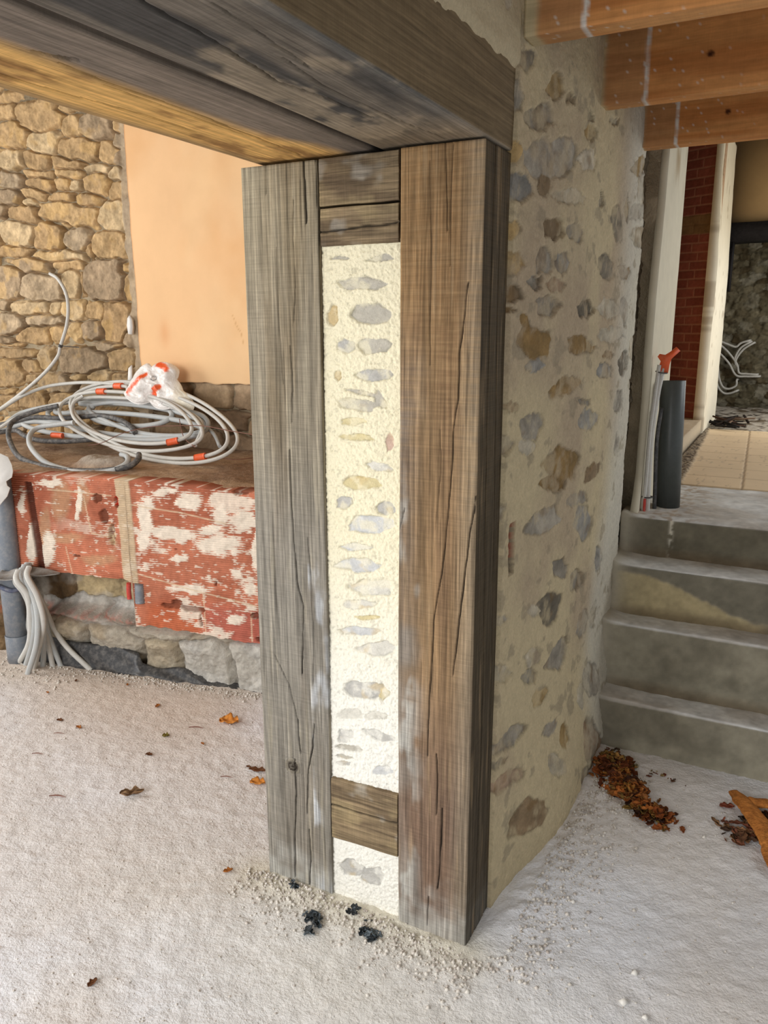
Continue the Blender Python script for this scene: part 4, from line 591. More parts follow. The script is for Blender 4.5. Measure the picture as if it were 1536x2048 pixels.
# ================================================================== STAIRCASE
stair = empty('staircase', (.9, 1.8, 0)); tag(stair, 'grey concrete staircase of four worn steps rising beside the rubble wall', 'staircase')
ST = [(1.262, -.05, .200, 1.43), (1.416, .200, .466, 1.585), (1.570, .466, .674, 1.785), (1.770, .674, .840, 2.62)]
xs = np.linspace(.02, 2.2, 330)
for k, (yf, zb, zt, yb) in enumerate(ST):
    prof = []
    nz = 34
    for i in range(nz): 
        s = i/(nz-1); z = zb-.02+(zt-.012-zb+.02)*s
        prof.append((yf-.022*sm(zb+.05, zb, np.array(z)).item()*0+.006*(1-s)-.030*max(0, 1-(z-zb)/.045)**2*(1 if k else .4), z))
    for i in range(1, 7):
        a = math.pi/2*i/7; prof.append((yf+.012-.012*math.cos(a), zt-.012+.012*math.sin(a)))
    ny = 40 if k < 3 else 110
    for i in range(ny): prof.append((yf+.012+(yb-yf-.012)*(i+1)/ny, zt))
    prof = np.array(prof); Xg, I = np.meshgrid(xs, np.arange(len(prof)))
    Yp = prof[I, 0]; Zp = prof[I, 1]
    tr = (Zp > zt-.006)
    n1 = fbm(Xg*3+k*7, (Yp+Zp)*5, 600+k, 4); n2 = fbm(Xg*20, (Yp+Zp)*20, 610+k, 3)
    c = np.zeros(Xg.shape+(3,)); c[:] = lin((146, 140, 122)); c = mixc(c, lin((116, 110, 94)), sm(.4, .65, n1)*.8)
    treadc = mixc(np.zeros_like(c)+lin((214, 214, 212)), lin((190, 184, 176)), sm(.4, .7, n1))  # treads painted paler than the risers, as if lit from above
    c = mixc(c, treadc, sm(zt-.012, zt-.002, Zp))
    if k == 2:
        pz = (zt-.004)-.15*sm(.12, .62, Xg)-.05*fbm(Xg*14, Xg*0, 620, 4)
        c = mixc(c, lin((186, 170, 130)), (~tr)*sm(pz+.008, pz-.008, Zp)*sm(.68, .60, Xg)*.85)
        c = mixc(c, lin((100, 96, 84)), (~tr)*sm(pz, pz+.01, Zp)*.5)
    if k == 3:
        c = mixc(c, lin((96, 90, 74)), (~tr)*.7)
        c = mixc(c, lin((206, 200, 184)), (~tr)*np.exp(-((Xg-.235)/.008)**2)*sm(.45, .6, fbm(Xg*60, Zp*60, 630, 3)))
        deb = sm(.45, .2, Xg)*sm(.45, .65, fbm(Xg*40, Yp*40, 631, 3)); c = mixc(c, lin((166, 146, 124)), tr*deb*.8)
    fil = sm(zb+.05, zb+.0, Zp)*(~tr); c = mixc(c, lin((112, 98, 78)), fil*(.75 if k else .2))  # brown fillet at the riser foot, its shade painted in
    c = c*(.80+.40*n2)[..., None]; c = c*(.85+.3*fbm(Xg*60, (Yp+Zp)*60, 640+k, 3))[..., None]
    d = (n1-.5)*.016+(n2-.5)*.008
    # worn cove against the wall on the left
    cov = np.exp(-(Xg-.05)/.035)
    Yo = Yp+np.where(tr, 0, -d)-.0*cov; Zo = Zp+np.where(tr, d*.6, 0)+.010*np.minimum(cov, 1.5)*tr
    if k == 0: Yo = Yo-.02*sm(.04, .0, Zp)
    c = mixc(c, lin((182, 174, 156)), np.clip(cov, 0, 1)*.9)
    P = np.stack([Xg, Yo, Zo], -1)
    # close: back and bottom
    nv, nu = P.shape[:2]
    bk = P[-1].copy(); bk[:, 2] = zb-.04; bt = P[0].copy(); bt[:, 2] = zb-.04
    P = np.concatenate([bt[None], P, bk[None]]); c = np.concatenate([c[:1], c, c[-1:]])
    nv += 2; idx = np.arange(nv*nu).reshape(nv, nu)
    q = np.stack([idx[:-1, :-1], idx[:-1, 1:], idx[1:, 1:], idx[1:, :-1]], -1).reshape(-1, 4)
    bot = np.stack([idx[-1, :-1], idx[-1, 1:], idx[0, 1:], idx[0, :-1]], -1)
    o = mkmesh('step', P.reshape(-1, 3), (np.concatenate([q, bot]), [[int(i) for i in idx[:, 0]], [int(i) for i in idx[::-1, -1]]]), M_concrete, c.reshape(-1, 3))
    setpar(o, stair)
box('floor_slab_left', (-.2, 1.95, .0), (.03, 2.62, .83), M_mbox)['kind'] = 'structure'; bpy.data.objects['floor_slab_left'].name = 'floor_landing'

# ================================================================== UPPER LEVEL
# tiled floor
xs = np.linspace(.06, 2.4, 400); ys = np.linspace(2.60, 5.1, 420)
Xg, Yg = np.meshgrid(xs, ys)
t = .30
xr = Xg-.03*(Yg-2.6)*.5
xr = Xg+.035*(Yg-2.6); jx = np.minimum((xr-.463) % .60, .60-((xr-.463) % .60)); jy = np.minimum((Yg-2.60) % t, t-((Yg-2.60) % t))
j = np.maximum(sm(.008, .004, jx), sm(.010, .005, jy)*.55)
c = np.zeros(Xg.shape+(3,)); c[:] = lin((224, 200, 166)); c = c*(.9+.2*fbm(Xg*3, Yg*3, 640, 3))[..., None]; c = mixc(c, lin((150, 126, 98)), j*.8)
c = mixc(c, lin((150, 130, 110)), sm(.70, .76, fbm(Xg*60, Yg*14, 641, 3))*.4)
edge_l = .145+.02*fbm(Yg*20, Yg*0, 642, 3)
rub = sm(edge_l+.03, edge_l, xr)
c = mixc(c, np.where((fbm(Xg*90, Yg*90, 643, 2) > .5)[..., None], lin((150, 136, 116)), lin((84, 72, 60))), rub)
Zg = .846-.003*j+rub*(.012*fbm(Xg*80, Yg*80, 644, 2))
o = relief('floor_upper', np.stack([Xg, Yg, Zg], -1), c, (0, 0, 1), .08, M_tile); tag(o, kind='structure')
# rubble floor of the far room
xs = np.linspace(-.9, 2.4, 160); ys = np.linspace(5.1, 7.4, 120); Xg, Yg = np.meshgrid(xs, ys)
c = mixc(np.zeros(Xg.shape+(3,))+lin((176, 168, 156)), lin((104, 92, 76)), sm(.5, .62, fbm(Xg*9, Yg*9, 650, 4))); c = mixc(c, lin((50, 40, 34)), sm(.64, .70, fbm(Xg*22, Yg*22, 651, 3)))
o = relief('floor_far', np.stack([Xg, Yg, .838+(fbm(Xg*9, Yg*9, 652, 4)-.5)*.05], -1), c, (0, 0, 1), .08, M_mason); tag(o, kind='structure')
# white plastered jamb beside the stairs
zs = np.linspace(.66, 2.56, 220); ys = np.linspace(0, 1, 60); S, Zg = np.meshgrid(ys, zs)
ye = 1.885+.07*sm(1.7, 2.5, Zg)-.09*sm(1.1, .7, Zg)+.02*(fbm(Zg*6, Zg*0, 660, 3)-.5)*2
Yg = ye+(2.50-ye)*S
c = np.zeros(Yg.shape+(3,)); c[:] = lin((208, 200, 178)); c = c*(.90+.20*fbm(Yg*4, Zg*2, 661, 4))[..., None]; c = mixc(c, lin((176, 160, 128)), sm(.985, 1.0, S)*.8)
c = mixc(c, lin((170, 150, 118)), sm(.55, .7, fbm(Yg*7, Zg*3, 662, 3))*sm(2.2, 2.4, Zg)*sm(.2, .5, S))
o = relief('trim_1', np.stack([.082+(fbm(Yg*5, Zg*3, 663, 3)-.5)*.006, Yg, Zg], -1), c, (1, 0, 0), .03, M_trimw); tag(o, kind='structure')
o = box('w', (-.2, 1.93, .0), (.050, 2.52, 3.2), M_mbox); tag(o, kind='structure'); o.name = 'wall_middle'
m2 = M_paint
# passage wall behind (hidden side), curb, brick pillar, white reveal
o = box('wall_passage', (-.55, 2.5, .0), (-.38, 5.2, 3.2), M_dull); tag(o, kind='structure')
cur = relief('passage_curb', *(lambda XY: (np.stack([XY[0], XY[1], .945+(fbm(XY[0]*12, XY[1]*12, 670, 3)-.5)*.012], -1), np.zeros(XY[0].shape+(3,))+lin((190, 174, 150))))(np.meshgrid(np.linspace(-.38, .040, 40), np.linspace(2.56, 4.9, 120))), (0, 0, 1), .14, M_plaster)
tag(cur, 'low plastered curb running along the tiled floor to the brick pillar', 'curb')
# brick pillar : splayed face
A0 = np.array([.022, 4.86]); dirp = np.array([-math.sin(math.radians(58)), math.cos(math.radians(58))]); npil = np.array([-dirp[1], dirp[0]])*1.0
npil = np.array([-math.cos(math.radians(58)), -math.sin(math.radians(58))])
W_ = .40
ss = np.linspace(0, W_, 90); zs = np.linspace(.93, 3.1, 620); S, Zg = np.meshgrid(ss, zs)
row = np.floor((Zg-.93)/.067+.25*(fbm(S*3, Zg*4, 680, 2)-.5)); fz = (Zg-.93)/.067+.25*(fbm(S*3, Zg*4, 680, 2)-.5)-row
tall = (row == 21) | (row == 22)
bx_ = (S+np.where(row % 2 == 0, .0, .11)+.02*h2(row, row, 5))/.17; col_ = np.floor(bx_); fx_ = bx_-col_
jt = np.maximum(sm(.13, .07, np.minimum(fz, 1-fz)), sm(.035, .02, np.minimum(fx_, 1-fx_)))
bc = mixc(np.zeros(S.shape+(3,))+lin((156, 90, 74)), lin((130, 70, 58)), h2(row, col_, 681)); bc = bc*(.8+.4*fbm(S*40, Zg*40, 682, 3))[..., None]
c = mixc(bc, lin((172, 122, 100)), jt*.85); c = np.where(tall[..., None], lin((138, 108, 74))*(.8+.4*fbm(S*20, Zg*20, 683, 3))[..., None], c)
c = mixc(c, lin((168, 138, 108)), np.maximum(sm(.385, .395, S), sm(.022+.02*fbm(Zg*6, Zg*0, 684, 3), .012, S)))
dsp = -.004*jt+(fbm(S*50, Zg*50, 685, 2)-.5)*.003
P = np.stack([A0[0]+dirp[0]*S+npil[0]*dsp, A0[1]+dirp[1]*S+npil[1]*dsp, Zg], -1)
o = relief('brick_pillar', P, c, (npil[0], npil[1], 0), .03, M_brick)
tag(o, 'slim red brick pillar strip standing on the curb behind the grey pipe', 'pillar')
# white reveal to the right of the bricks (end of the partition)
ys = np.linspace(4.80, 5.85, 60); zs = np.linspace(.83, 3.1, 160); Yg, Zg = np.meshgrid(ys, zs)
c = np.zeros(Yg.shape+(3,)); c[:] = lin((226, 218, 198)); c = mixc(c, lin((180, 162, 124)), sm(1.9, 2.6, Zg)*.5); c = mixc(c, lin((150, 132, 108)), sm(.72, .76, fbm(Yg*8, Zg*8, 690, 3))*.5)
o = relief('trim_2', np.stack([.052-.028*sm(1.9, 3.0, Zg)+(fbm(Yg*6, Zg*4, 691, 3)-.5)*.012, Yg, Zg], -1), c, (1, 0, 0), .045, M_trimw); tag(o, kind='structure')
# fireplace
fp = empty('fireplace', (.6, 6.1, .84)); tag(fp, 'far fireplace with a black sooty mantel beam under a beige plaster hood', 'fireplace')
def jag(name, lo, hi, mat, amp, seed):
    n = 40; V = []; Fq = []
    xs_ = np.linspace(lo[0], hi[0], n)
    for i, x in enumerate(xs_):
        a = amp*(fbm(np.array(x*5.), np.array(0.), seed, 3).item()-.5)*2; b = amp*(fbm(np.array(x*5.), np.array(9.), seed, 3).item()-.5)*2
        V += [(x, lo[1], lo[2]+a), (x, hi[1], lo[2]+a), (x, hi[1], hi[2]+b), (x, lo[1], hi[2]+b)]
    for i in range(n-1):
        for k in range(4): Fq.append((4*i+k, 4*i+(k+1) % 4, 4*i+4+(k+1) % 4, 4*i+4+k))
    return mkmesh(name, V, (np.array(Fq)[:, ::-1], [[0, 1, 2, 3][::-1][::-1], [4*n-1, 4*n-2, 4*n-3, 4*n-4]]), mat, None, None, False)
for nm, lo, hi, mt in (('mantel', (-.02, 5.95, 2.365), (1.9, 6.25, 2.515), M_dark), ('hood', (-.10, 6.0, 2.50), (1.9, 6.3, 3.5), M_dull)):
    o = jag(nm, lo, hi, mt, .006, 700) if nm == 'mantel' else box(nm, lo, hi, mt)
    setpar(o, fp)
o = jag('side_post', (-.015, 6.0, 1.95), (.055, 6.2, 2.37), M_dark, .01, 705); setpar(o, fp)
o = box('vent_frame', (.250, 5.985, 3.08), (.36, 6.0, 3.20), M_dull); 
o.name = 'vent'; setpar(o, fp)
g = box('vent_opening', (.268, 5.98, 3.098), (.36, 5.99, 3.18), M_dark); g.parent = o
# far stone wall
xs = np.linspace(-.8, 2.3, 330); zs = np.linspace(.8, 2.6, 220); Xg, Zg = np.meshgrid(xs, zs)
rs = []
rr = random.Random(8)
z = .9
while z < 2.6:
    hgt = rr.uniform(.05, .09); x = -.8
    while x < 2.3:
        wd = rr.uniform(.07, .17); rs.append((x+wd/2, z+rr.uniform(-.01, .01), wd*.55, rr.uniform(-.01, .01), 0, hgt*.6, 'g')); x += wd
    z += hgt
best, ids = embed(Xg, Zg, rs, .02, 710); c = np.array([lin((128, 120, 98)), lin((104, 96, 76)), lin((146, 140, 122)), lin((92, 80, 58))])[ids % 4]*(.6+.8*fbm(Xg*14, Zg*14, 711, 4))[..., None]
c = mixc(c, lin((132, 122, 98)), sm(.45, .6, fbm(Xg*4, Zg*4, 712, 4))*.6); c = c*.7; c = c*(1-.22*sm(.85, 1.0, best))[..., None]; c = c*(.6+.8*fbm(Xg*22, Zg*34, 714, 5, .65))[..., None]
o = relief('wall_far', np.stack([Xg, 7.2-(fbm(Xg*8, Zg*8, 713, 5, .6)-.5)*.07+.012*sm(.85, 1.05, best), Zg], -1), c, (0, -1, 0), .2, M_stone); tag(o, kind='structure')
o = box('wall_far_left', (-1.0, 5.2, .8), (-.42, 7.4, 3.4), M_mbox); tag(o, kind='structure'); o.name = 'wall_far_side'
o = box('ceiling_far', (-1.0, 2.6, 3.3), (2.6, 7.4, 3.4), M_shell); tag(o, kind='structure'); o.name = 'ceiling'
# far cables
fb = empty('cable_bundle', (.25, 6.95, 1.3)); tag(fb, 'bundle of white conduits curling out of the far stone wall', 'cable')
for L in DATA['farc']:
    L = L+[[L[-1][0]+.01, 7.23, L[-1][2]]]
    o, _, _ = tube('conduit', L, .011, M_cond_w, None, 8, 5); setpar(o, fb)
# dark debris beside the far reveal
def splinters(name, cx, cy, z, n, ln, cols, seed, spread, mat=M_leaf, thick=.006):
    r = random.Random(seed); V = []; Fc = []; Cc = []
    for i in range(n):
        x = cx+r.gauss(0, spread[0]); y = cy+r.gauss(0, spread[1]); a = r.uniform(0, math.pi); l = ln*r.uniform(.4, 1); t = thick*r.uniform(.5, 1.3); zz = z+t+r.uniform(0, .02)
        tilt = r.uniform(-.15, .3); d = Vector((math.cos(a), math.sin(a), tilt)).normalized()*l/2; s = Vector((-math.sin(a), math.cos(a), 0))*t; u = Vector((0, 0, t*.6)); p = Vector((x, y, zz+abs(d.z)))
        k = len(V)
        for e in (-1, 1):
            for q in ((-1, -1), (1, -1), (1, 1), (-1, 1)): V.append(p+d*e+s*q[0]+u*q[1])
        Fc += [(k, k+3, k+2, k+1), (k+4, k+5, k+6, k+7), (k, k+1, k+5, k+4), (k+1, k+2, k+6, k+5), (k+2, k+3, k+7, k+6), (k+3, k, k+4, k+7)]
        cc = lin(r.choice(cols)); Cc += [cc]*8
    return mkmesh(name, V, np.array(Fc), mat, np.array(Cc), None, False)
o = splinters('wood_debris', .17, 5.35, .85, 26, .26, [(40, 30, 26), (70, 48, 36), (120, 100, 84), (30, 26, 24)], 4, (.07, .22), thick=.010)
tag(o, 'dark splintered debris lying at the foot of the far white reveal', 'debris', kind='stuff')

# grey drain pipe and taped conduits on the landing
def pipe(name, p0, p1, r, mat, wall=.003, seg=40):
    p0 = Vector(p0); p1 = Vector(p1); ax = (p1-p0).normalized(); s = ax.cross(Vector((0, 1, 0))).normalized(); t_ = ax.cross(s)
    V = []; rings = [(p0, r), (p0+(p1-p0)*.5, r), (p1-ax*.002, r), (p1, r-.001), (p1, r-wall), (p1-ax*.25, r-wall), ]
    for c_, q in rings:
        for i in range(seg):
            a = 2*math.pi*i/seg; V.append(c_+s*q*math.cos(a)+t_*q*math.sin(a))
    n = len(rings); idx = np.arange(n*seg).reshape(n, seg); nx = np.roll(idx, -1, 1)
    f = np.stack([idx[:-1], nx[:-1], nx[1:], idx[1:]], -1).reshape(-1, 4)
    return mkmesh(name, V, (f, [[int(i) for i in idx[0]][::-1], [int(i) for i in idx[-1]]]), mat)
o = pipe('drain_pipe', (.178, 2.04, .838), (.156, 2.06, 1.415), .055, M_pvcd)
tag(o, 'dark grey plastic drain pipe offcut standing upright at the top of the stairs', 'pipe')
tc_ = empty('conduit_pair', (.108, 1.90, .84)); tag(tc_, 'pair of pale conduits strapped together leaning against the white jamb, topped with orange tape', 'conduit')
o, _, _ = tube('conduit', [(.112, 1.90, .80), (.106, 1.90, 1.0), (.104, 1.905, 1.2), (.115, 1.92, 1.38), (.128, 1.93, 1.475)], .0115, M_cond_w, None, 12); setpar(o, tc_)
o, _, _ = tube('conduit', [(.094, 1.88, .80), (.098, 1.885, 1.0), (.098, 1.89, 1.2), (.105, 1.905, 1.36), (.112, 1.915, 1.49)], .0085, M_cond_w, None, 12); setpar(o, tc_)
o, _, _ = tube('cable_tie', [(.085, 1.888, .905), (.105, 1.874, .905), (.128, 1.888, .905), (.125, 1.912, .905), (.10, 1.915, .905), (.085, 1.888, .905)], .003, M_black, None, 6); setpar(o, tc_)
o, _, _ = tube('cable_tie', [(.098, 1.925, 1.462), (.115, 1.905, 1.458), (.144, 1.915, 1.455), (.140, 1.943, 1.457), (.11, 1.94, 1.46), (.098, 1.925, 1.462)], .003, M_black, None, 6); setpar(o, tc_)
def slab(name, outline, origin, u, v, th, mat, bend=0):
    u = Vector(u); v = Vector(v); n = u.cross(v).normalized(); o_ = Vector(origin); m = len(outline); V = []
    for s in (1, -1):
        for i, (a, b) in enumerate(outline): V.append(o_+u*a+v*b+n*(s*th/2+bend*math.sin(a*60)))
    side = np.array([(i, i+m, (i+1) % m+m, (i+1) % m) for i in range(m)])
    return mkmesh(name, V, (side, [list(range(m)), list(range(2*m-1, m-1, -1))]), mat, None, None, False)
o = slab('orange_tape', [(-.022, -.045), (.02, -.05), (.024, -.01), (.030, .012), (.062, .045), (.046, .062), (.022, .04), (.004, .028), (-.018, .032), (-.026, .02), (-.012, .0)], (.128, 1.925, 1.505), (1, .25, 0), (0, 0, 1), .012, M_orange, .002); setpar(o, tc_)
o, _, _ = tube('cable', [(.135, 1.955, .80), (.128, 1.96, .95), (.120, 1.96, 1.15), (.128, 1.965, 1.3)], .009, M_black, None, 8); setpar(o, tc_)
o, _, _ = tube('red_conduit', [(.102, 1.875, .80), (.101, 1.872, .86), (.100, 1.876, .90)], .006, M_red, None, 8); o['label'] = 'faded red conduit end'; setpar(o, tc_)

# ================================================================== LEFT ROOM : dry stone wall and ochre plaster
def cells(Xc, Yc, seeds, warp, seed):
    wx = Xc+warp*(fbm(Xc*13, Yc*13, seed, 3)-.5)*2; wy = Yc+warp*(fbm(Xc*13+50, Yc*13, seed+7, 3)-.5)*2
    d1 = np.full(Xc.shape, 99.); d2 = d1.copy(); ids = np.zeros(Xc.shape, int); pp = d1*0; qq = d1*0
    for i, s in enumerate(seeds):
        d, p, q = edist(wx, wy, s, 4.0); d = np.maximum(d*.95, facet(p, q, i+300, .06)*.92)*(.9+.22*fbm(p*1.3+i, q*1.3, seed+i, 2))
        sz = min(math.hypot(s[2], s[3]), math.hypot(s[4], s[5])); dm = (d-1)*sz   # metric-ish distance to the outline
        k = dm < d1; d2 = np.where(k, d1, np.minimum(d2, dm)); d1 = np.where(k, dm, d1); ids = np.where(k, i, ids); pp = np.where(k, p, pp); qq = np.where(k, q, qq)
    return d1, d2, ids, pp, qq
xs = np.linspace(-4.7, -2.80, 420); zs = np.linspace(.84, 3.28, 520); Xg, Zg = np.meshgrid(xs, zs)
seeds = list(DATA['LW'])
rr = random.Random(5)
known = [(s[0], s[1]) for s in seeds]
z = .9
while z < 3.3:
    x = -4.7
    while x < -2.8:
        wd = rr.uniform(.09, .2); cx = x+wd/2
        if min(abs(cx-a)+abs(z-b)*1.6 for a, b in known) > .24: seeds.append((cx, z, wd*.48, rr.uniform(-.01, .01), 0, .045, 'g'))
        x += wd
    z += .1
d1, d2, ids, pp, qq = cells(Xg, Zg, seeds, .016, 800)
gap = d2-d1; joint = np.maximum(sm(.010, .002, gap), sm(.010, .026, d1))
kinds = np.array([1 if s[6] == 'd' else 0 for s in seeds])[ids]
r1 = h2(ids, ids*3, 801); r2 = h2(ids, ids*5, 802); r3 = h2(ids, ids*9, 803)
base = np.zeros(Xg.shape+(3,)); base[:] = lin((184, 154, 112)); base = mixc(base, lin((160, 132, 96)), r1*.9); base = mixc(base, lin((196, 174, 138)), (r2 > .7)*.6); base = mixc(base, lin((150, 132, 110)), (r3 > .75)*.7)
tex = fbm(Xg*22+ids*2.3, Zg*22, 804, 5, .7)
c = base*(.45+1.1*tex)[..., None]; c = mixc(c, lin((196, 160, 104)), sm(.56, .72, fbm(Xg*12+ids, Zg*12, 805, 3))*.45)
c = mixc(c, lin((104, 90, 72)), kinds*.35)
fillc = mixc(np.zeros_like(c)+lin((104, 80, 54)), lin((160, 132, 98)), sm(.4, .65, fbm(Xg*30, Zg*30, 806, 3)))
c = mixc(c, fillc, joint*.85)
round_ = sm(.0, .018, gap)*sm(.012, -.010, d1)
fac = np.maximum(np.maximum(pp*(r1-.5), qq*(r2-.6)), (pp+qq)*(r3-.5)*.7)*.05
h = .020*round_+(r3-.4)*.022*round_+fac*round_+(fbm(Xg*16+ids*5, Zg*16, 807, 5, .6)-.5)*.034-joint*.016
# mortar strip next to the ochre plaster
strip = sm(-2.895+.03*(fbm(Zg*9, Zg*0, 808, 3)-.5)*2, -2.875+.03*(fbm(Zg*9, Zg*0, 808, 3)-.5)*2, Xg)
c = mixc(c, lin((166, 148, 124))*1.0, strip*(.6+.4*fbm(Xg*20, Zg*20, 809, 3))); h = h*(1-strip)+strip*(.02+.02*fbm(Xg*18, Zg*18, 810, 4))
o = relief('wall_left', np.stack([Xg, 1.87-h, Zg], -1), c, (0, -1, 0), .2, M_stone); tag(o, kind='structure')
# rough masonry band below the ochre plaster
xs = np.linspace(-2.84, -.66, 260); zs = np.linspace(.84, 1.40, 90); Xg, Zg = np.meshgrid(xs, zs)
rs = [(a, b, w_, 0, 0, h_, 'g') for a, b, w_, h_ in [(-2.3, 1.27, .12, .06), (-2.08, 1.27, .10, .07), (-2.2, 1.13, .13, .06), (-2.0, 1.10, .10, .05), (-2.1, 1.01, .14, .04), (-2.35, 1.0, .1, .05), (-1.85, 1.2, .12, .07), (-1.6, 1.1, .13, .07), (-1.3, 1.15, .14, .08), (-1.9, 1.0, .1, .05), (-2.5, 1.15, .1, .08), (-2.65, 1.05, .1, .07), (-1.0, 1.1, .15, .08), (-2.6, 1.25, .12, .05)]]
d1, d2, ids, pp, qq = cells(Xg, Zg, rs, .02, 820); gap = d2-d1; joint = np.maximum(sm(.014, .003, gap), sm(.002, .02, d1)*.6)
c = mixc(np.zeros(Xg.shape+(3,))+lin((166, 142, 112)), lin((134, 112, 90)), h2(ids, ids, 821))*(.6+.8*fbm(Xg*18, Zg*18, 822, 4))[..., None]; c = mixc(c, lin((88, 70, 52)), joint*.8)
c = mixc(c, lin((176, 154, 126)), sm(1.28, 1.34, Zg)*.8)
h = .02*sm(0, .03, gap)+(fbm(Xg*14, Zg*14, 823, 4)-.5)*.03-.02*joint
o = relief('wall_back_base', np.stack([Xg, 1.87-h, Zg], -1), c, (0, -1, 0), .2, M_mason); tag(o, kind='structure'); o.name = 'wall_back'
# ochre plaster panel
xs = np.linspace(-2.822, -.66, 240); zs = np.linspace(1.342, 3.28, 240); Xg, Zg = np.meshgrid(xs, zs)
Xw = Xg+sm(-2.80, -2.822, Xg)*.008*(fbm(Zg*10, Zg*0, 830, 3)-.5)*2
Zw = Zg+sm(1.36, 1.342, Zg)*.008*(fbm(Xg*12, Xg*0, 831, 3)-.5)*2
c = np.zeros(Xg.shape+(3,)); c[:] = lin((228, 186, 140)); c = mixc(c, lin((220, 170, 118)), sm(.45, .72, fbm(Xg*2.2, Zg*2.2, 832, 4))*.7); c = mixc(c, lin((232, 196, 150)), sm(.5, .75, fbm(Xg*4, Zg*2, 833, 3))*.5)
c = mixc(c, lin((210, 142, 92)), np.exp(-(((Xg+2.62)/.035)**2+((Zg-1.62)/.07)**2))*.45)
crk = sm(.004, .001, polydist(Xg+.01*(fbm(Zg*30, Zg*0, 834, 3)-.5), Zg, [(-2.13, 1.72), (-2.10, 1.66), (-2.07, 1.62), (-2.06, 1.56)])); c = mixc(c, lin((190, 140, 90)), crk*.6)
c = mixc(c, lin((180, 120, 70)), sm(-2.812, -2.82, Xg)*.7)
o = relief('wall_ochre', np.stack([Xw, 1.828+(fbm(Xg*3, Zg*3, 835, 3)-.5)*.006, Zw], -1), c, (0, -1, 0), .05, M_ochre); tag(o, kind='structure')
o = box('wall_stair_left', (-.655, 1.9, 0), (-.2, 2.6, 3.4), M_mbox); tag(o, kind='structure'); o.name = 'wall_middle'
o = box('wall_far_left_room', (-5.2, 1.88, .0), (-.66, 2.1, 3.3), M_mbox); tag(o, kind='structure'); o.name = 'wall_behind'

# ================================================================== LOW TERRACOTTA WALL WITH LEDGE
OT = np.array([-2.33160265, .83400314]); TD = np.array([.98451405, .17530571]); TN = np.array([.17530571, -.98451405])
def tpt(S, Zv, out): return np.stack([OT[0]+TD[0]*S+TN[0]*out, OT[1]+TD[1]*S+TN[1]*out, Zv+0*S], -1)
lw = empty('low_wall', (-1.9, 1.2, 0)); tag(lw, 'low wall of red hollow terracotta blocks with white plaster remains on a rough stone footing', 'wall')
ss = np.linspace(-.42, 1.72, 620); zs = np.linspace(0, 1, 330); S, T_ = np.meshgrid(ss, zs)
ztop = .968-.022*sm(.3, 1.0, S)+.004*(fbm(S*14, S*0, 850, 3)-.5)*2-.01*sm(-.2, -.42, S)
zbot = np.where(S < .285, .485, .258)+.012*(fbm(S*22, S*0, 851, 4)-.5)*2-.02*sm(.6, .95, S)
zbot = zbot+.12*np.exp(-((S-.36)/.055)**2)*0
Zg = zbot+(ztop-zbot)*T_
rib = np.sin(Zg*2*math.pi/.0105)
c = np.zeros(S.shape+(3,)); c[:] = lin((182, 114, 88)); c = mixc(c, lin((166, 98, 74)), sm(.42, .65, fbm(S*5, Zg*6, 852, 4))); c = mixc(c, lin((206, 130, 100)), sm(.5, .72, fbm(S*4+3, Zg*9, 853, 4))*.6)
lo_ = sm(.42, .34, Zg)*sm(.3, .4, S); c = mixc(c, lin((200, 104, 62)), lo_*.5*(S < .66))
c = mixc(c, lin((176, 96, 84)), sm(.45, .36, Zg)*sm(.6, .7, S)*.7)
wm = np.full(S.shape, 9.)
sw_ = S+.02*(fbm(S*16, Zg*16, 854, 3)-.5)*2; zw_ = Zg+.02*(fbm(S*16+9, Zg*16, 855, 3)-.5)*2
for e in DATA['TCW']:
    d, p, q = edist(sw_, zw_, e, 2.2); wm = np.minimum(wm, d)
pm = fbm(S*7, Zg*11, 856, 5, .62)
comb = .17*rib+.42*(fbm(S*24, Zg*95, 857, 2)-.5)
white = sm(.98, .84, wm+comb+1.7*(pm-.47))
white = np.maximum(white, sm(.60, .64, pm+comb*.20)*.9*sm(-.25, .3, S))
white = np.maximum(white, sm(.72, .75, fbm(S*30, Zg*60, 858, 3)+.05*rib)*.7)
beige = np.zeros_like(S)
for e in DATA['TCB']:
    d, p, q = edist(sw_, zw_, e, 2.0); beige = np.maximum(beige, sm(1.2, .6, d))
c = mixc(c, lin((188, 150, 116)), beige*.7)
jnt = sm(.045, .036, np.abs(S-.275+.02*(Zg-.7)-.008*(fbm(Zg*14, Zg*0, 859, 3)-.5)*2))*(Zg > .47)
c = mixc(c, lin((196, 176, 146)), jnt*.9)
white = white*(1-jnt*.6)
c = mixc(c, lin((228, 216, 198)), white*.92)
thin = np.zeros_like(S)
for pts in ([(.30, .855), (.55, .835), (.8, .80)], [(-.15, .90), (.02, .895), (.2, .89)], [(.05, .88), (.075, .70), (.2, .685)], [(.66, .45), (.66, .27)], [(.9, .39), (.9, .25)], [(-.08, .62), (-.06, .49)], [(.31, .52), (.6, .47), (.94, .42)]):
    thin = np.maximum(thin, sm(.005, .002, polydist(S, Zg, pts)))
c = mixc(c, lin((214, 190, 160)), thin*.7)
c = c*(1-.10*np.clip(-rib, 0, 1))[..., None]*(.86+.28*fbm(S*40, Zg*40, 860, 3))[..., None]
hole = np.zeros_like(S)
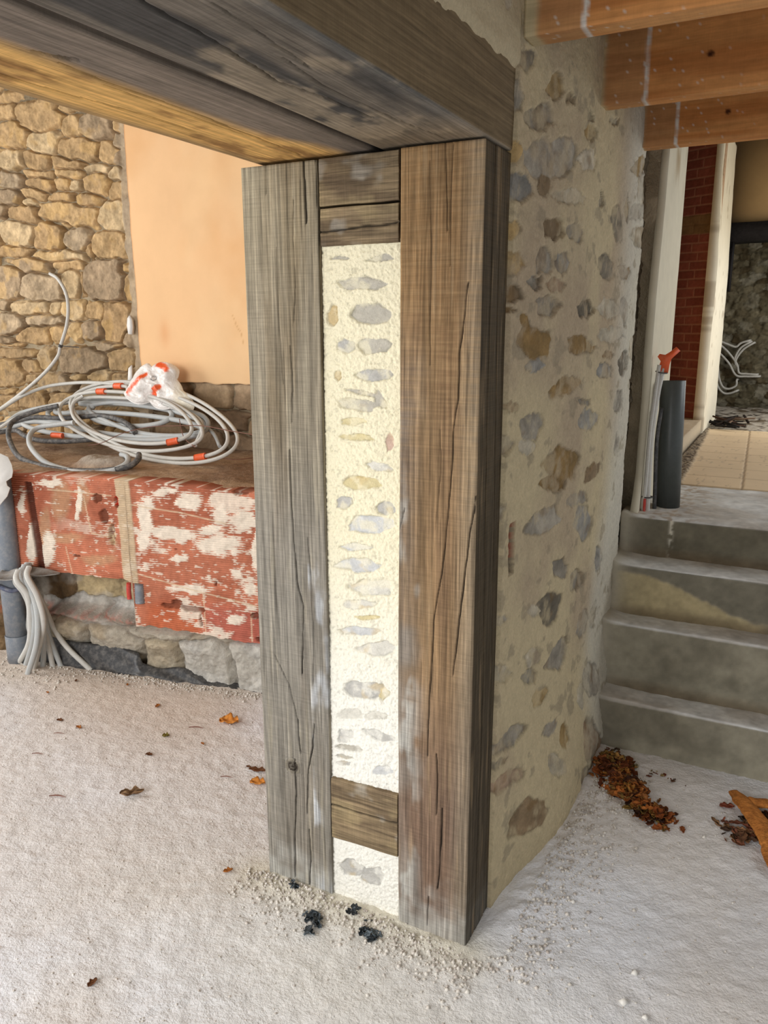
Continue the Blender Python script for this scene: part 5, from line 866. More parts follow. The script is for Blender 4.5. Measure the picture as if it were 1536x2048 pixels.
for (a, b, w_, h_) in [(.125, .875, .022, .022), (.155, .79, .026, .035), (.19, .70, .018, .05), (.48, .375, .05, .012), (.60, .375, .07, .016), (.52, .395, .03, .018), (.88, .955, .05, .017), (.92, .375, .02, .016), (-.02, .58, .020, .006), (-.15, .60, .008, .006), (.64, .32, .006, .03), (.73, .51, .006, .012), (.93, .265, .012, .01), (.53, .66, .005, .005), (.23, .86, .01, .03)]:
    d, p, q = edist(S+.008*(fbm(S*60, Zg*60, 861, 2)-.5)*2, Zg+.006*(fbm(S*60, Zg*60, 862, 2)-.5)*2, (a, b, w_, 0, 0, h_), 2.2); hole = np.maximum(hole, sm(1.1, .85, d))
chase = sm(.024, .017, np.abs(S+.2632-.0575*(.94-Zg)))*(Zg < .93)
c = mixc(c, lin((84, 44, 32)), chase*.94); c = mixc(c, lin((104, 62, 46)), hole*.65)
rc = ((np.abs(S-.232) < .010) & (np.abs(Zg-.865) < .022)); c = np.where(rc[..., None], lin((190, 60, 40)), c)
mix_m = np.exp(-(((S-.19)/.018)**2+((Zg-.69)/.05)**2)); c = mixc(c, lin((206, 186, 150)), np.clip(mix_m*1.3, 0, 1)*sm(.4, .6, fbm(S*50, Zg*50, 863, 2)))
out = .0022*rib*(1-white*.7)+white*.003-hole*.020-chase*.010+jnt*.004+(fbm(S*5, Zg*5, 864, 3)-.5)*.012+(fbm(S*60, Zg*60, 865, 2)-.5)*.003
o = relief('block_facing', tpt(S, Zg, out), c, (TN[0], TN[1], 0), .10, M_terra); setpar(o, lw)
# footing
ss = np.linspace(-.62, 1.72, 420); zs = np.linspace(-.03, .50, 120); S, Zg = np.meshgrid(ss, zs)
rs = [(a, b, w_, .0, 0, h_, t) for a, b, w_, h_, t in [(.02, .41, .17, .065, 'y'), (.20, .40, .11, .06, 'y'), (-.22, .40, .10, .08, 'd'), (-.05, .30, .22, .05, 'c'), (.17, .30, .16, .05, 'c'), (.12, .12, .14, .08, 'b'), (.40, .09, .12, .09, 'o'), (.64, .09, .17, .13, 'c'), (.45, .215, .16, .035, 'b'), (.62, .21, .10, .03, 'b'), (.90, .10, .14, .14, 'c'), (-.2, .15, .15, .1, 'b'), (1.2, .15, .18, .12, 'c'), (1.5, .12, .18, .12, 'b'), (-.5, .2, .15, .2, 'd'), (1.2, .38, .2, .1, 'c')]]
d1, d2, ids, pp, qq = cells(S, Zg, rs, .02, 870); gap = d2-d1; joint = np.maximum(sm(.010, .002, gap), sm(.0, .02, d1)*.7)*.6
FP = {'y': (172, 154, 118), 'd': (104, 84, 60), 'c': (182, 178, 170), 'b': (164, 150, 128), 'o': (166, 142, 98)}
c = np.array([lin(FP[s[6]]) for s in rs])[ids]*(.5+1.0*fbm(S*18, Zg*18, 871, 5, .65))[..., None]; c = mixc(c, lin((178, 172, 160)), sm(.48, .62, fbm(S*5, Zg*9, 875, 4))*.6); c = mixc(c, lin((92, 76, 60)), joint*.7)
back = sm(.255, .30, Zg+.04*(fbm(S*6, S*0, 872, 3)-.5)*2)*sm(.36, .28, S)
out = -.022-.075*back+.03*sm(0, .05, gap)*(1-back)+(fbm(S*12, Zg*12, 873, 5, .6)-.5)*.05-.02*joint-.065*sm(.20, .06, Zg)*sm(1.0, .2, S)
out = np.where(Zg > .45, np.minimum(out, -.055), out); out = np.where((S > .27) & (Zg > .225), np.minimum(out, -.055), out)
rub = np.exp(-((Zg-.265)/.025)**2)*sm(.45, .35, S); c = mixc(c, np.where((fbm(S*60, Zg*60, 874, 2) > .55)[..., None], lin((150, 84, 62)), lin((122, 100, 80))), rub*.7)
o = relief('stone_footing', tpt(S, Zg, out), c, (TN[0], TN[1], 0), .10, M_mason); setpar(o, lw)
# ledge top: from the block face back to the wall
ss = np.linspace(-2.0, 1.72, 420); tt = np.linspace(0, 1, 130); S, T_ = np.meshgrid(ss, tt)
fx_ = OT[0]+TD[0]*S; fy_ = OT[1]+TD[1]*S; fy_ = np.minimum(fy_, 1.2)
fo_ = .05*(S > -.42); Yg = fy_+.004+fo_+(1.86-fy_-fo_)*T_; Xg = fx_
Zg = .962-.018*sm(.3, 1.0, S)*(1-T_)+(fbm(Xg*9, Yg*9, 880, 4)-.5)*.022
lump = np.exp(-(((Xg+2.42)/.20)**2+((Yg-1.12)/.10)**2)); Zg = Zg+.045*sm(.3, .8, lump)+.02*lump*fbm(Xg*30, Yg*30, 881, 3)
c = mixc(np.zeros(S.shape+(3,))+lin((168, 142, 116)), lin((138, 112, 90)), sm(.4, .7, fbm(Xg*5, Yg*5, 882, 4))); c = mixc(c, lin((160, 148, 134)), sm(.3, .7, lump)); c = c*(.8+.4*fbm(Xg*50, Yg*50, 883, 3))[..., None]
c = mixc(c, lin((180, 100, 74)), sm(.09, .0, T_)*sm(.4, .6, fbm(Xg*12, Yg*12, 884, 3))*.7)
o = relief('ledge', np.stack([Xg, Yg, Zg], -1), c, (0, 0, 1), .10, M_mason); setpar(o, lw)
o = mkmesh('core', [(x, y, z) for z in (.0, .90) for x, y in ((-2.72, .92), (-.70, 1.25), (-.70, 1.86), (-2.72, 1.86))], np.array([(0, 3, 2, 1), (4, 5, 6, 7), (0, 1, 5, 4), (1, 2, 6, 5), (2, 3, 7, 6), (3, 0, 4, 7)]), M_mason, np.array([lin((150, 130, 104))]*8), None, False); setpar(o, lw)
o = mkmesh('core', [(x, y, z) for z in (.0, .90) for x, y in ((-4.3, .62), (-2.73, .90), (-2.73, 1.86), (-4.3, 1.86))], np.array([(0, 3, 2, 1), (4, 5, 6, 7), (0, 1, 5, 4), (1, 2, 6, 5), (2, 3, 7, 6), (3, 0, 4, 7)]), M_mason, np.array([lin((120, 100, 76))]*8), None, False); setpar(o, lw)

# ================================================================== COILS
def tape_band(p, c_, T_, r, parent, mat=M_orange, w=.035):
    i = int(np.argmin(np.linalg.norm(c_-np.array(p), axis=1))); t = T_[i]; q = c_[i]
    o, _, _ = tube('tape', [q-t*w/2, q, q+t*w/2], r, mat, None, 10, 3); setpar(o, parent); o['label'] = 'orange tape'
def coil(name, label, pts, r, mat, root_loc, tapes=()):
    e = empty(name, root_loc); tag(e, label, 'conduit coil', 'conduit coils on the ledge')
    o, c_, T_ = tube('conduit', pts, r, mat, None, 10, 5); setpar(o, e)
    return e, c_, T_
e1, c1_, T1_ = coil('conduit_coil', 'front coil of thin pale grey conduit held with orange tape, leaning on the ledge', DATA['coilA'], .0105, M_cond_w, (-2.6, 1.5, .98))
for p in DATA['tapes']: tape_band(p, c1_, T1_, .019, e1, w=.06)
e2, c2_, T2_ = coil('conduit_coil', 'thick corrugated grey conduit coil lying behind the front coil', DATA['coilB'], .0145, M_cond_g, (-2.9, 1.55, .98))
e3, c3_, T3_ = coil('conduit_coil', 'grey conduit loop inside the pile, behind the taped front coil', DATA['coilB2'], .013, M_cond_g, (-2.9, 1.58, .98))
o, _, _ = tube('corrugated_conduit', DATA['loopC'], .0145, M_cond_g, None, 10, 6); tag(o, 'light grey corrugated conduit loop drooping at the ledge edge, left of the front coil', 'conduit')
o, _, _ = tube('corrugated_conduit', DATA['black1'], .0145, M_cond_b, None, 10, 6); tag(o, 'black corrugated conduit curving from the far left down along the ledge edge', 'conduit')
o, cb, Tb = tube('corrugated_conduit', DATA['black2'], .0145, M_cond_b, None, 10, 6); tag(o, 'black corrugated conduit lying flat on the ledge with an orange tape', 'conduit')
tb, _, _ = tube('tape', [np.array(DATA['tapes2'])+np.array((-.04, 0, .005)), np.array(DATA['tapes2'])+np.array((.0, 0, .006)), np.array(DATA['tapes2'])+np.array((.04, .006, .005))], .016, M_orange, None, 10, 3); tb.parent = o; tb['label'] = 'orange tape'
o, _, _ = tube('corrugated_conduit', DATA['black3'], .0145, M_cond_b, None, 10, 6); tag(o, 'black corrugated conduit arching through the middle of the grey coils', 'conduit')
o, _, _ = tube('conduit_strand', DATA['tail1'], .011, M_cond_w, None, 10, 6); tag(o, 'pale conduit strand running from the left edge over the top of the coil pile', 'conduit')
o, _, _ = tube('conduit_strand', DATA['tail2'], .010, M_cond_g, None, 10, 6); tag(o, 'short grey conduit end lying behind the right side of the front coil', 'conduit')
o, cu, Tu = tube('wall_cable', DATA['up'], .0105, M_cond_w, None, 10, 8); tag(o, 'white conduit coming out of the stone wall and curving down to the left', 'conduit')
tb, _, _ = tube('cable_tie', [np.array(DATA['up'][5])-Tu[35]*.008, np.array(DATA['up'][5])+Tu[35]*.008], .0135, M_black, None, 10, 2); tb.parent = o
tb, _, _ = tube('cable_tie', [np.array(DATA['up'][5]), np.array(DATA['up'][5])+np.array((.05, .02, -.005)), np.array(DATA['up'][5])+np.array((.10, .05, -.01))], .003, M_black, None, 6, 3); tb.parent = o
for k, (w_, lab) in enumerate((('wire', 'thin reddish brown wire lying across the middle of the coils'), ('wire2', 'thin reddish brown wire on the bare ledge right of the coils'), ('wire3', 'thin brown wire looped down over the right side of the front coil'))):
    o, _, _ = tube('wire', DATA[w_], .0022, M_wire, None, 6, 6); tag(o, lab, 'wire', 'thin wires among the coils')

# crumpled white and orange bag
def crumple(name, origin, u, v, outline, depth, seed, colf, mat, n=46, parent=None):
    u = np.array(u, float); v = np.array(v, float); nn = np.cross(u, v); nn /= np.linalg.norm(nn)
    if nn[1] > 0: nn = -nn
    m = len(outline); th = np.linspace(0, 2*math.pi, 72, endpoint=False); ang = np.array([math.atan2(b, a) % (2*math.pi) for a, b in outline]); rad = np.array([math.hypot(a, b) for a, b in outline]); od = np.argsort(ang); ang = ang[od]; rad = rad[od]
    R_ = np.interp(th, np.concatenate([[ang[-1]-2*math.pi], ang, [ang[0]+2*math.pi]]), np.concatenate([[rad[-1]], rad, [rad[0]]]))
    V = []; C_ = []; rows = 22
    for side in (1, -1):
        for i in range(rows):
            s = (i+1)/rows
            a = R_*s*np.cos(th); b = R_*s*np.sin(th); f1 = fbm(a*11+side*5, b*14, seed, 2); f2 = np.abs(fbm(a*13+b*9, b*16+side*3, seed+1, 3)-.5)*3.4
            hh = depth*np.sqrt(np.clip(1-s**2.2, 0, 1))*(.45+1.1*f1-.5*f2)*(1 if side > 0 else .25)
            P_ = np.array(origin)+a[:, None]*u+b[:, None]*v+side*hh[:, None]*nn; V.append(P_); C_.append(colf(a, b))
        V.append(np.array(origin)[None]+side*nn[None]*depth*.6*(1 if side > 0 else .25)); C_.append(colf(np.array([0.]), np.array([0.])))
    V = np.concatenate(V); C_ = np.concatenate(C_); k = 72; f = []; tri = []
    off2 = rows*k+1
    for side, off in ((1, 0), (-1, off2)):
        idx = off+np.arange(rows*k).reshape(rows, k); nx = np.roll(idx, -1, 1)
        q = np.stack([idx[:-1], nx[:-1], nx[1:], idx[1:]], -1).reshape(-1, 4); q = q if side < 0 else q[:, ::-1]; f.append(q)
        c0 = off+rows*k; t_ = [[c0, int(nx[0, i]), int(idx[0, i])] for i in range(k)]; tri += [x[::-1] for x in t_] if side > 0 else t_
    a_ = (rows-1)*k+np.arange(k); b_ = off2+(rows-1)*k+np.arange(k); f.append(np.stack([a_, b_, np.roll(b_, -1), np.roll(a_, -1)], -1))
    return mkmesh(name, V, (np.concatenate(f), tri), mat, C_, parent)
M_bag = vmat('bag_film', .35, .06, 40, ((50, .4, .006), (25, .5, .01)), spec=.5)
def bagcol(a, b):
    c = np.zeros(a.shape+(3,)); c[:] = lin((232, 226, 220))
    c = mixc(c, lin((236, 224, 190)), sm(.10, .16, a)*.5)
    o1 = sm(.018, .010, polydist(a, b, [(-.19, -.055), (-.11, .02), (-.07, .05)])); o2 = sm(.022, .014, polydist(a, b, [(-.01, .115), (.05, .095), (.07, .08)])); o3 = sm(.024, .014, polydist(a, b, [(-.01, -.055), (.02, -.02)]))
    c = mixc(c, lin((230, 92, 40)), np.clip(o1+o2+o3, 0, 1))
    ring = sm(.004, .002, np.abs(np.hypot(a+.015, b-.03)-.013)); c = mixc(c, lin((70, 70, 72)), ring*.8)
    tx = ((np.abs(b+.10) < .012) & (np.abs(a-.07) < .035) & (np.sin(a*900) > .2)); c = mixc(c, lin((120, 118, 118)), tx*.7)
    return c
outl = [(-.235, -.07), (-.20, -.01), (-.14, .10), (-.09, .125), (-.06, .10), (-.01, .13), (.05, .125), (.13, .085), (.12, .03), (.17, -.03), (.235, -.07), (.26, -.14), (.10, -.13), (-.05, -.10)]
o = crumple('plastic_bag', (-2.57, 1.70, 1.335), (.98, .12, 0), (0, .25, .97), outl, .060, 900, bagcol, M_bag); tag(o, 'crumpled white plastic bag with orange print resting behind the coils', 'bag')
# white sheet at left edge on the pipe, plaster blobs
o = slab('paper_sheet', [(-.30, .09), (-.12, .11), (-.04, .085), (-.02, .05), (-.012, .02), (-.02, -.01), (-.05, -.03), (-.045, -.05), (-.03, -.06), (-.045, -.10), (-.07, -.13), (-.10, -.16), (-.16, -.10), (-.30, -.12)], (-2.53, .675, .985), (.98, .17, .0), (0, .12, .99), .004, M_white, .004); tag(o, 'torn white paper sheet hanging over the top of the left pipe', 'paper')
o = slab('plaster_blob', [(-.014, -.05), (.012, -.052), (.02, -.01), (.018, .03), (.004, .056), (-.012, .04), (-.02, .0)], (-2.868, 1.815, 1.665), (1, 0, 0), (0, 0, 1), .02, M_white); tag(o, 'white oval plaster blob stuck on the strip beside the ochre wall', 'plaster')
o = slab('plaster_shard', [(-.02, -.05), (.012, -.052), (.012, .05), (-.014, .03)], (-2.88, 1.80, 1.385), (1, 0, 0), (0, .1, 1), .012, M_white); tag(o, 'white plaster shard standing at the wall just left of the crumpled bag', 'plaster')

# ================================================================== LEFT PIPE AND CABLE BUNDLE
lp = pipe('soil_pipe', (-2.73, .74, -.01), (-2.73, .74, .98), .055, M_pvc); tag(lp, 'grey plastic soil pipe standing at the left end of the terracotta wall', 'pipe')
sk = pipe('pipe_socket', (-2.73, .74, -.005), (-2.73, .74, .14), .0595, M_pvc); sk.parent = lp
# crushed sleeve around the pipe
th = np.linspace(0, 2*math.pi, 64, endpoint=False); V = []
for r_, zo in ((.060, 0), (.09, .0), (.14, -.012), (.175, -.03)):
    for a in th:
        k = 1+.25*math.sin(a*3+1)+.15*math.sin(a*7); x = r_*(1+ (k-1)*(r_ > .07))*(1.35 if math.cos(a) > 0 else .7 if r_ > .07 else 1); V.append((x*math.cos(a) if r_ > .07 else r_*math.cos(a), r_*math.sin(a)*(.8 if r_ > .07 else 1), zo+.22*r_*math.cos(a)*(r_ > .07)+.006*math.sin(a*9)))
nV = len(V); V += [(x, y, z-.006) for x, y, z in V]
idx = np.arange(nV).reshape(4, 64); nx = np.roll(idx, -1, 1); q1 = np.stack([idx[:-1], nx[:-1], nx[1:], idx[1:]], -1).reshape(-1, 4)
rim = np.stack([idx[-1], idx[-1]+nV, nx[-1]+nV, nx[-1]], -1); rim0 = np.stack([idx[0], nx[0], nx[0]+nV, idx[0]+nV], -1)
M_web = plastic('dusty_film', tuple(lin((150, 148, 144))), .6, 0, .5, tuple(lin((120, 104, 88))))
o = mkmesh('plastic_collar', np.array(V)+np.array((-2.73, .74, .49)), np.concatenate([q1[:, ::-1], q1+nV, rim[:, ::-1], rim0[:, ::-1]]), M_web); tag(o, 'dusty torn plastic collar around the left grey pipe above the conduits', 'collar')
M_blue = plastic('navy_film', tuple(lin((60, 72, 104))), .5, 0, .3)
o, _, _ = tube('plastic_strap', [(-2.73+.066*math.cos(a), .74+.066*math.sin(a), .40+.01*math.sin(3*a)) for a in np.linspace(0, 2*math.pi, 18)], .012, M_blue, None, 8, 3); tag(o, 'dark blue plastic strap wrapped around the left grey pipe under the collar', 'strap')
bd = empty('conduit_bundle', (-2.45, .70, 0)); tag(bd, 'fan of nine pale conduits coming out of the floor beside the left pipe', 'conduit bundle')
for k, L in enumerate(DATA['bund']):
    L = [[L[0][0]-.02, L[0][1]+.03, L[0][2]+.035]]+L
    o, _, _ = tube('conduit', L, .0135, M_cond_w if k in (0, 2, 4, 7, 8) else M_cond_g, None, 10, 8); setpar(o, bd)
o, _, _ = tube('red_conduit', [(-2.062, .868, .475), (-2.064, .866, .44), (-2.063, .866, .395)], .011, M_red, None, 12, 4); tag(o, 'red conduit stub pointing down below the joint of the terracotta blocks', 'conduit')
o, _, _ = tube('grey_stub', [(-2.02, .895, .47), (-2.02, .893, .43), (-2.02, .89, .375)], .024, M_pvc, None, 16, 4); o.name = 'pipe_stub'; tag(o, 'short grey pipe stub beside the red one under the terracotta blocks', 'pipe')
# black membrane along the wall foot
n = 90; V = []; t = np.linspace(0, 1, n)
for i, s in enumerate(t):
    S_ = -.42+1.38*s; top = .17*(1-s)**.8*(.75+.3*math.sin(s*9+1)**2)+.012
    if s > .5: top = .075*(1-s)*2*(.8+.3*math.sin(s*20))+.006
    for k in range(8):
        f_ = k/7; out_ = .004-.050*f_**1.0+.007*math.sin(s*31+k*1.1)*(1-f_)
        p = OT+TD*S_+TN*(out_+.014); V.append((p[0], p[1], -.005+top*f_+.003*math.sin(s*50+k)))
nV = len(V); V += [(x-TN[0]*.004, y-TN[1]*.004, z-.002) for x, y, z in V]
idx = np.arange(nV).reshape(n, 8); q = np.stack([idx[:-1, :-1], idx[1:, :-1], idx[1:, 1:], idx[:-1, 1:]], -1).reshape(-1, 4)
bl = np.concatenate([idx[:-1, 0], idx[-1, :-1], idx[:0:-1, -1], idx[0, :0:-1]]); sd = np.stack([bl, np.roll(bl, -1), np.roll(bl, -1)+nV, bl+nV], -1)
o = mkmesh('damp_membrane', V, np.concatenate([q, q[:, ::-1]+nV, sd[:, ::-1]]), M_black); tag(o, 'black plastic damp membrane strip along the foot of the low wall', 'membrane')

# ================================================================== LEAVES AND DEBRIS
def leafmesh(name, L, W, curl, seed, cola, colb, kind='leaf'):
    r = random.Random(seed); nu, nv = 13, 7; V = []; Cc = []
    for side in (0, 1):
        for i in range(nu):
            s = i/(nu-1); wid = W*math.sin(math.pi*min(1, s*.92+.06))**.7*(1+.25*math.sin(s*17+seed))*(.05 if i == 0 else 1)
            for j in range(nv):
                q = j/(nv-1)*2-1; a = q*curl
                x = (s-.5)*L; y = wid*math.sin(a)/max(curl, .1)*.5 if curl > .1 else wid*q*.5; z = wid*.5*(1-math.cos(a))/max(curl, .1)+.25*L*curl*.3*(s-.5)**2*4+.08*W*math.sin(s*11+q*4+seed)
                V.append((x, y, z+.002-(0.0012 if side else 0))); f_ = .5+.5*math.sin(q*9+s*5+seed); Cc.append(np.array(cola)*(1-f_)+np.array(colb)*f_)
    V = np.array(V); V[:, 2] -= V[:, 2].min()-.0005
    n1 = nu*nv; idx = np.arange(n1).reshape(nu, nv); q = np.stack([idx[:-1, :-1], idx[1:, :-1], idx[1:, 1:], idx[:-1, 1:]], -1).reshape(-1, 4)
    bl = np.concatenate([idx[:-1, 0], idx[-1, :-1], idx[:0:-1, -1], idx[0, :0:-1]]); sd = np.stack([bl, bl+n1, np.roll(bl, -1)+n1, np.roll(bl, -1)], -1)
    return V, np.concatenate([q, q[:, ::-1]+n1, sd]), np.array(Cc)
def place_leaf(name, label, cat, x, y, L, W, curl, seed, ca, cb, rot, group=None, extra=None):
    V, Fq, Cc = leafmesh(name, L, W, curl, seed, lin(ca), lin(cb)); o = mkmesh(name, V, Fq, M_leaf, Cc)
    o.location = (x, y, floor_h(np.array(x), np.array(y)).item()+.0005); o.rotation_euler = (0, 0, rot); tag(o, label, cat, group); return o
LV = DATA['leaves']; BR = (126, 78, 46); DK = (78, 54, 38); OG = (196, 122, 52)
info = ['large orange crumpled leaf on the floor left of the jamb', 'orange double leaf touching the left oak post low down', 'dark leaf scrap behind the orange double leaf at the left oak post', 'striped curled brown leaf on the open floor, the largest of the left room', 'dark twiggy leaf scrap left of the striped curled leaf', 'small brown leaf left of two near the conduit fan', 'small brown leaf right of two near the conduit fan', 'tiny orange leaf alone in the middle of the left floor', 'tiny reddish leaf just in front of the black membrane', 'small green moss tuft on the left floor', 'tiny brown leaf on the floor left of the foot of the left oak post', 'tiny brown scrap on the pale floor at the bottom left', 'small dark crumb-like leaf just in front of the conduit fan', 'thin dark twig near the left edge of the floor', 'thin dark twig halfway down the left edge', 'long thin twig left of the large orange leaf', 'short twig left of the orange double leaf', 'tiny dark leaf beside the dark scrap at the left post', 'flat reddish leaf chip in front of the membrane', 'pale brown leaf chip right of the conduit fan', 'tiny green leaf bit near the middle of the left floor', 'tiny dark bit left of the striped curled leaf']
for k, (x, y, kd) in enumerate(LV):
    lab = info[k]; r = random.Random(k+50); rot = r.uniform(0, 3.1)
    if kd == 'h': place_leaf('dry_leaf', lab, 'leaf', x, y, .085 if k == 0 else .06, .075 if k == 0 else .045, .8, k, OG, (214, 146, 70), .3, 'leaves on the left floor')
    elif kd == 'd': place_leaf('dry_leaf', lab, 'leaf', x, y, .07, .03, 1.2, k, DK, BR, .3, 'leaves on the left floor')
    elif kd == 'c':
        place_leaf('curled_leaf', lab, 'leaf', x, y, .085, .05, 1.9, k, (60, 42, 30), (168, 132, 96), .75, 'leaves on the left floor')
    elif kd == 't':
        o, _, _ = tube('twig', [(-.022, 0, .003), (.0, .003, .004), (.024, -.002, .003)], [.0012, .0018, .0008], M_wire, None, 6, 3); z0 = floor_h(np.array(x), np.array(y)).item(); o.location = (x, y, z0+.001); o.rotation_euler = (0, 0, .4); o.scale = (1.4 if k in (4, 15) else 1,)*3; tag(o, lab, 'twig', 'twigs on the left floor')
    elif kd == 'm': place_leaf('moss_tuft', lab, 'moss', x, y, .03, .028, 1.3, k, (96, 92, 40), (140, 120, 60), rot)
    else: place_leaf('dry_leaf', lab, 'leaf', x, y, .030 if k < 12 else .020, .020 if k < 12 else .012, 1.0, k, BR, DK if k % 2 else OG, rot, 'leaves on the left floor')
# leaf litter piles (nobody could count the bits)
def litter(name, blobs, n, seed, pal_, size):
    r = random.Random(seed); VV = []; FF = []; CC = []; off = 0
    for i in range(n):
        bx0 = r.choice(blobs); a = r.gauss(0, .42); b = r.gauss(0, .42)
        x = bx0[0]+bx0[2]*a+bx0[4]*b; y = bx0[1]+bx0[3]*a+bx0[5]*b; hz = max(0, 1-(a*a+b*b)*1.1)*.022*r.random()
        if x < .13+.01*0 and y < 1.2 and x < .115: x = .125+r.random()*.03
        y = min(y, 1.225)
        L = size*r.uniform(.35, 1.25); W = L*r.uniform(.25, .85); V, Fq, C_ = leafmesh('l', L, W, r.uniform(.3, 2.0), i, lin(r.choice(pal_)), lin(r.choice(pal_)))
        V = np.array(V); m = Matrix.Rotation(r.uniform(0, 6.28), 3, 'Z') @ Matrix.Rotation(r.uniform(-.5, .5), 3, 'X') @ Matrix.Rotation(r.uniform(-.3, .3), 3, 'Y')
        V = V @ np.array(m).T; V[:, 2] -= V[:, 2].min(); V += np.array((x, y, hz+floor_h(np.array(x), np.array(y)).item())); VV.append(V); FF.append(Fq+off); CC.append(C_); off += len(V)
    return mkmesh(name, np.concatenate(VV), np.concatenate(FF), M_leaf, np.concatenate(CC))
P1 = [(150, 84, 40), (186, 112, 54), (84, 48, 30), (60, 36, 24), (172, 120, 70), (120, 64, 34), (150, 120, 60), (50, 32, 24)]
o = litter('leaf_litter', [(.17, 1.08, .10, .0, .03, .10), (.27, .93, .10, -.08, .05, .05), (.37, .84, .07, -.05, .05, .04), (.25, .98, .09, -.07, .03, .05)], 300, 21, P1, .050); tag(o, 'heap of rusty brown dry leaves on the floor at the foot of the stairs and wall', 'leaves', kind='stuff')
o = litter('leaf_litter', [(.68, .90, .08, -.05, .04, .07), (.64, .85, .06, .0, .0, .05), (.72, .98, .06, 0, 0, .05)], 120, 22, [(74, 54, 40), (104, 72, 50), (140, 84, 62), (54, 42, 34), (160, 120, 84)], .045); tag(o, 'dark brown leaf litter under the orange bark piece', 'leaves', kind='stuff')
o = litter('leaf_litter', [(.36, 1.10, .07, -.03, .02, .02), (.17, 1.19, .06, 0, 0, .02)], 26, 23, [(74, 54, 40), (104, 72, 50), (140, 84, 62), (160, 140, 90)], .018); tag(o, 'thin scatter of dark leaf crumbs along the lowest stair', 'leaves', kind='stuff')
for k, (x, y, L, ca, cb, lab) in enumerate([(.585, 1.02, .05, (150, 84, 64), (110, 58, 44), 'reddish curled leaf at the left tip of the bark piece'), (.25, 1.125, .045, (150, 144, 118), (132, 126, 100), 'pale olive leaf lying behind the rusty leaf heap'), (.155, 1.145, .07, (190, 116, 44), (150, 84, 36), 'broad orange leaf at the wall end of the leaf heap'), (.28, .85, .05, (150, 120, 60), (110, 84, 50), 'ochre leaf at the near edge of the rusty heap'), (.36, 1.12, .022, (150, 80, 60), (100, 50, 40), 'tiny red leaf between the leaf heap and the stairs')]):
    place_leaf('dry_leaf', lab, 'leaf', x, y, L, L*.62, .7, 70+k, ca, cb, k*1.1+.3)
# bark piece: forked fibrous strip
bark = empty('bark_piece', (.68, .92, 0)); tag(bark, 'rusty orange forked strip of fibrous bark on the right floor', 'bark')
def barkstrip(pts, wd, seed):
    p = np.array(pts); n = 60; s = np.linspace(0, 1, n); c_ = np.stack([np.interp(s, np.linspace(0, 1, len(p)), p[:, k]) for k in range(3)], -1); T_ = np.gradient(c_, axis=0); T_ /= np.linalg.norm(T_, axis=1)[:, None]; S_ = np.cross(T_, (0, 0, 1)); S_ /= np.linalg.norm(S_, axis=1)[:, None]
    m = 20; V = []; Cc = []
    for i in range(n):
        w_ = wd*(.8+.5*fbm(np.array(s[i]*5), np.array(1.*seed), seed, 3).item())*(.45+.55*min(1, 6*s[i]+.3, 6*(1-s[i])+.3))
        for j in range(m):
            a = 2*math.pi*j/m; rr_ = 1+.35*(fbm(np.array(math.cos(a)*2+5), np.array(s[i]*14), seed+2, 3).item()-.5); V.append(c_[i]+S_[i]*math.cos(a)*w_*rr_+np.array((0, 0, 1))*(math.sin(a)*w_*.42*rr_)); f_ = fbm(np.array(a*3.), np.array(s[i]*9), seed+3, 3).item(); Cc.append(lin((150, 88, 40))*(1-f_)+lin((214, 142, 72))*f_)
    idx = np.arange(n*m).reshape(n, m); nx = np.roll(idx, -1, 1); f = np.stack([idx[:-1], idx[1:], nx[1:], nx[:-1]], -1).reshape(-1, 4)
    o = mkmesh('bark_strip', V, (f, [[int(i) for i in idx[0]], [int(i) for i in idx[-1]][::-1]]), M_bark, np.array(Cc)); setpar(o, bark)
barkstrip([(.60, 1.075, .032), (.655, .985, .034), (.70, .89, .034), (.735, .79, .026), (.745, .70, .022)], .030, 3)
barkstrip([(.64, 1.03, .030), (.73, 1.06, .030), (.83, 1.07, .026)], .026, 5)
# black plastic shards in the broken screed
def shard(x, y, s, seed, label):
    r = random.Random(seed); VV = []; FF = []; CC = []; off = 0
    for i in range(7):
        L = s*r.uniform(.7, 1.5); V, Fq, C_ = leafmesh('l', L, L*r.uniform(.5, .9), r.uniform(.3, 1.6), i+seed*9, lin((40, 46, 50)), lin(r.choice([(64, 72, 78), (104, 116, 124), (50, 54, 56)])))
        m = Matrix.Rotation(r.uniform(0, 6.28), 3, 'Z') @ Matrix.Rotation(r.uniform(-.7, .7), 3, 'X') @ Matrix.Rotation(r.uniform(-.4, .4), 3, 'Y')
        V = V @ np.array(m).T; V[:, 2] -= V[:, 2].min(); px, py = r.gauss(0, s*.45), r.gauss(0, s*.45)
        V += np.array((px, py, .001+r.random()*.004)); VV.append(V); FF.append(Fq+off); CC.append(C_); off += len(V)
    o = mkmesh('membrane_scrap', np.concatenate(VV), np.concatenate(FF), M_shard, np.concatenate(CC))
    o.location = (x, y, floor_h(np.array(x), np.array(y)).item()+.001); tag(o, label, 'plastic scrap', 'black membrane scraps at the jamb foot')
M_shard = vmat('scrap_film', .35, .3, 60, ((90, .6, .006),), spec=.5)
for x, y, s, sd, lab in [(-.428, -.105, .032, 1, 'largest torn black membrane scrap in the floor below the left oak post'), (-.415, -.150, .022, 2, 'black membrane scrap at the near tip of the largest one'), (-.330, -.045, .020, 3, 'upper black membrane scrap in front of the mortar strip'), (-.270, -.085, .028, 4, 'middle dark membrane scrap in front of the mortar strip'), (-.238, -.098, .020, 5, 'rightmost curled black membrane scrap by the right oak post'), (-.545, -.030, .016, 6, 'small black membrane scrap poking out at the foot of the left oak post')]:
    shard(x, y, s, sd, lab)
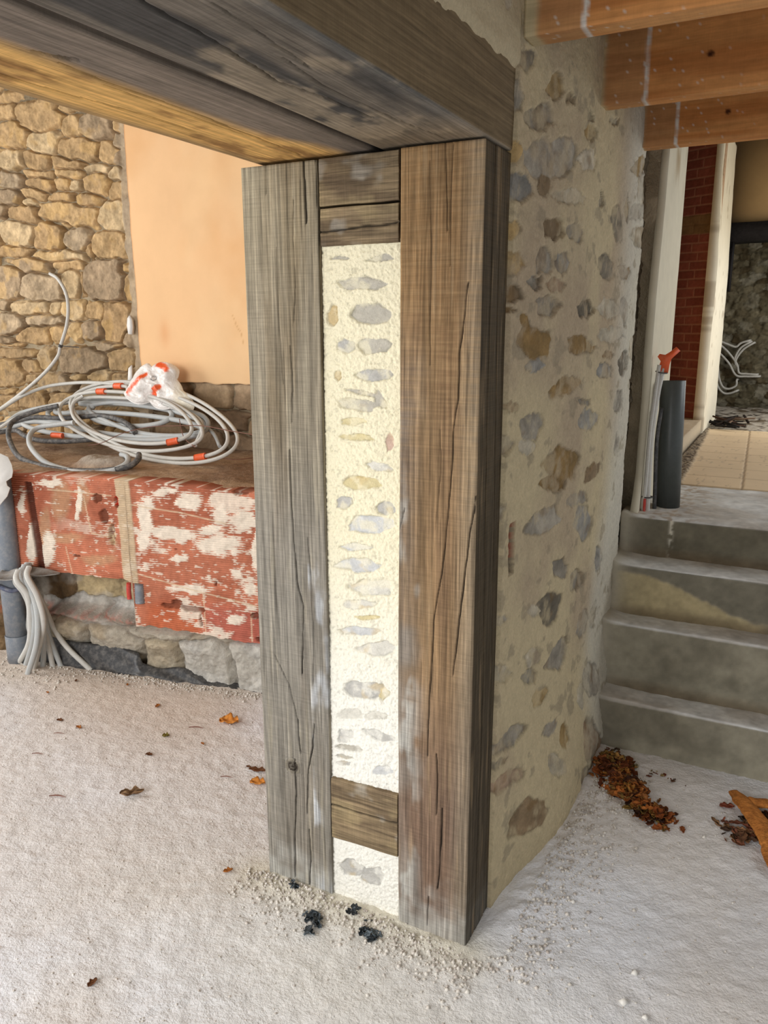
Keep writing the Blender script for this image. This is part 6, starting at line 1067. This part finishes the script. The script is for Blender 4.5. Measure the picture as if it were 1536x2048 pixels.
# crumbs of mortar
def crumbs(name, n, fn, seed, smin, smax, cols):
    r = random.Random(seed); ico = [(0, 0, 1), (.9, 0, -.1), (0, .9, .1), (-.9, .1, 0), (0, -.9, -.1), (0, 0, -1)]; fc = np.array([(0, 1, 2), (0, 2, 3), (0, 3, 4), (0, 4, 1), (5, 2, 1), (5, 3, 2), (5, 4, 3), (5, 1, 4)])
    V = []; Fq = []; Cc = []
    for i in range(n):
        x, y = fn(r); s = smin+(smax-smin)*r.random()**4; z = floor_h(np.array(x), np.array(y)).item()+s*.35; a = r.uniform(0, 6.28); ca, sa = math.cos(a), math.sin(a); cc = lin(r.choice(cols)); k = len(V)
        for vx, vy, vz in ico:
            j = r.uniform(.7, 1.3); V.append((x+s*j*(vx*ca-vy*sa), y+s*j*(vx*sa+vy*ca), z+s*.8*j*vz)); Cc.append(cc)
        Fq.append(fc+k)
    return mkmesh(name, V, np.concatenate(Fq), M_crumb, np.array(Cc), None, False)
cw = [(222, 216, 206), (206, 199, 188), (190, 180, 170), (214, 206, 196)]
def f1(r): 
    x = r.uniform(-.72, .06); return x, -.012-abs(r.gauss(0, .07))-(.02 if x > -.21 else 0)
def f2(r):
    y = r.uniform(.0, 1.15); return .035+.08*y/1.1+.02+abs(r.gauss(0, .10)), y-.06
def f3(r): return r.uniform(-2.6, 1.0), r.uniform(-1.1, 1.1)
def f4(r):
    s = r.uniform(-.5, .95); q = OT+TD*s+TN*(.022+abs(r.gauss(0, .04 if s > 0 else .12))); return q[0], q[1]
ok = lambda x, y: not (-.66 < x < .005 and y > -.008) and not (0 <= x < .10 and y > 0)
def wrapok(f):
    def g(r):
        while True:
            x, y = f(r)
            if ok(x, y): return x, y
    return g
for nm, n, f, sd, s0, s1, lab in [('mortar_crumbs', 2600, f1, 1, .0012, .008, 'pale mortar crumbs scattered at the foot of the jamb'), ('mortar_crumbs', 2400, f2, 2, .0014, .008, 'mortar crumbs and grit along the foot of the rubble wall'), ('mortar_crumbs', 6500, f3, 3, .0011, .0045, 'fine grit scattered over the open screed floor'), ('mortar_crumbs', 1600, f4, 4, .0015, .009, 'mortar crumbs along the foot of the low terracotta wall')]:
    o = crumbs(nm, n, wrapok(f), sd, s0, s1, cw); tag(o, lab, 'grit', kind='stuff')
for x, y, s, lab in [(.430, .109, .011, 'white pebble-sized mortar chip on the right floor, farthest of three'), (.420, .008, .014, 'white flat mortar chip on the right floor, middle of three'), (.476, -.013, .009, 'white mortar chip on the right floor, nearest of three'), (.22, .30, .009, 'white mortar chip on the floor halfway along the rubble wall')]:
    o = crumbs('mortar_chip', 1, lambda r: (x, y), int(x*1000), s, s, [(228, 224, 216)]); tag(o, lab, 'mortar chip', 'white mortar chips on the right floor')
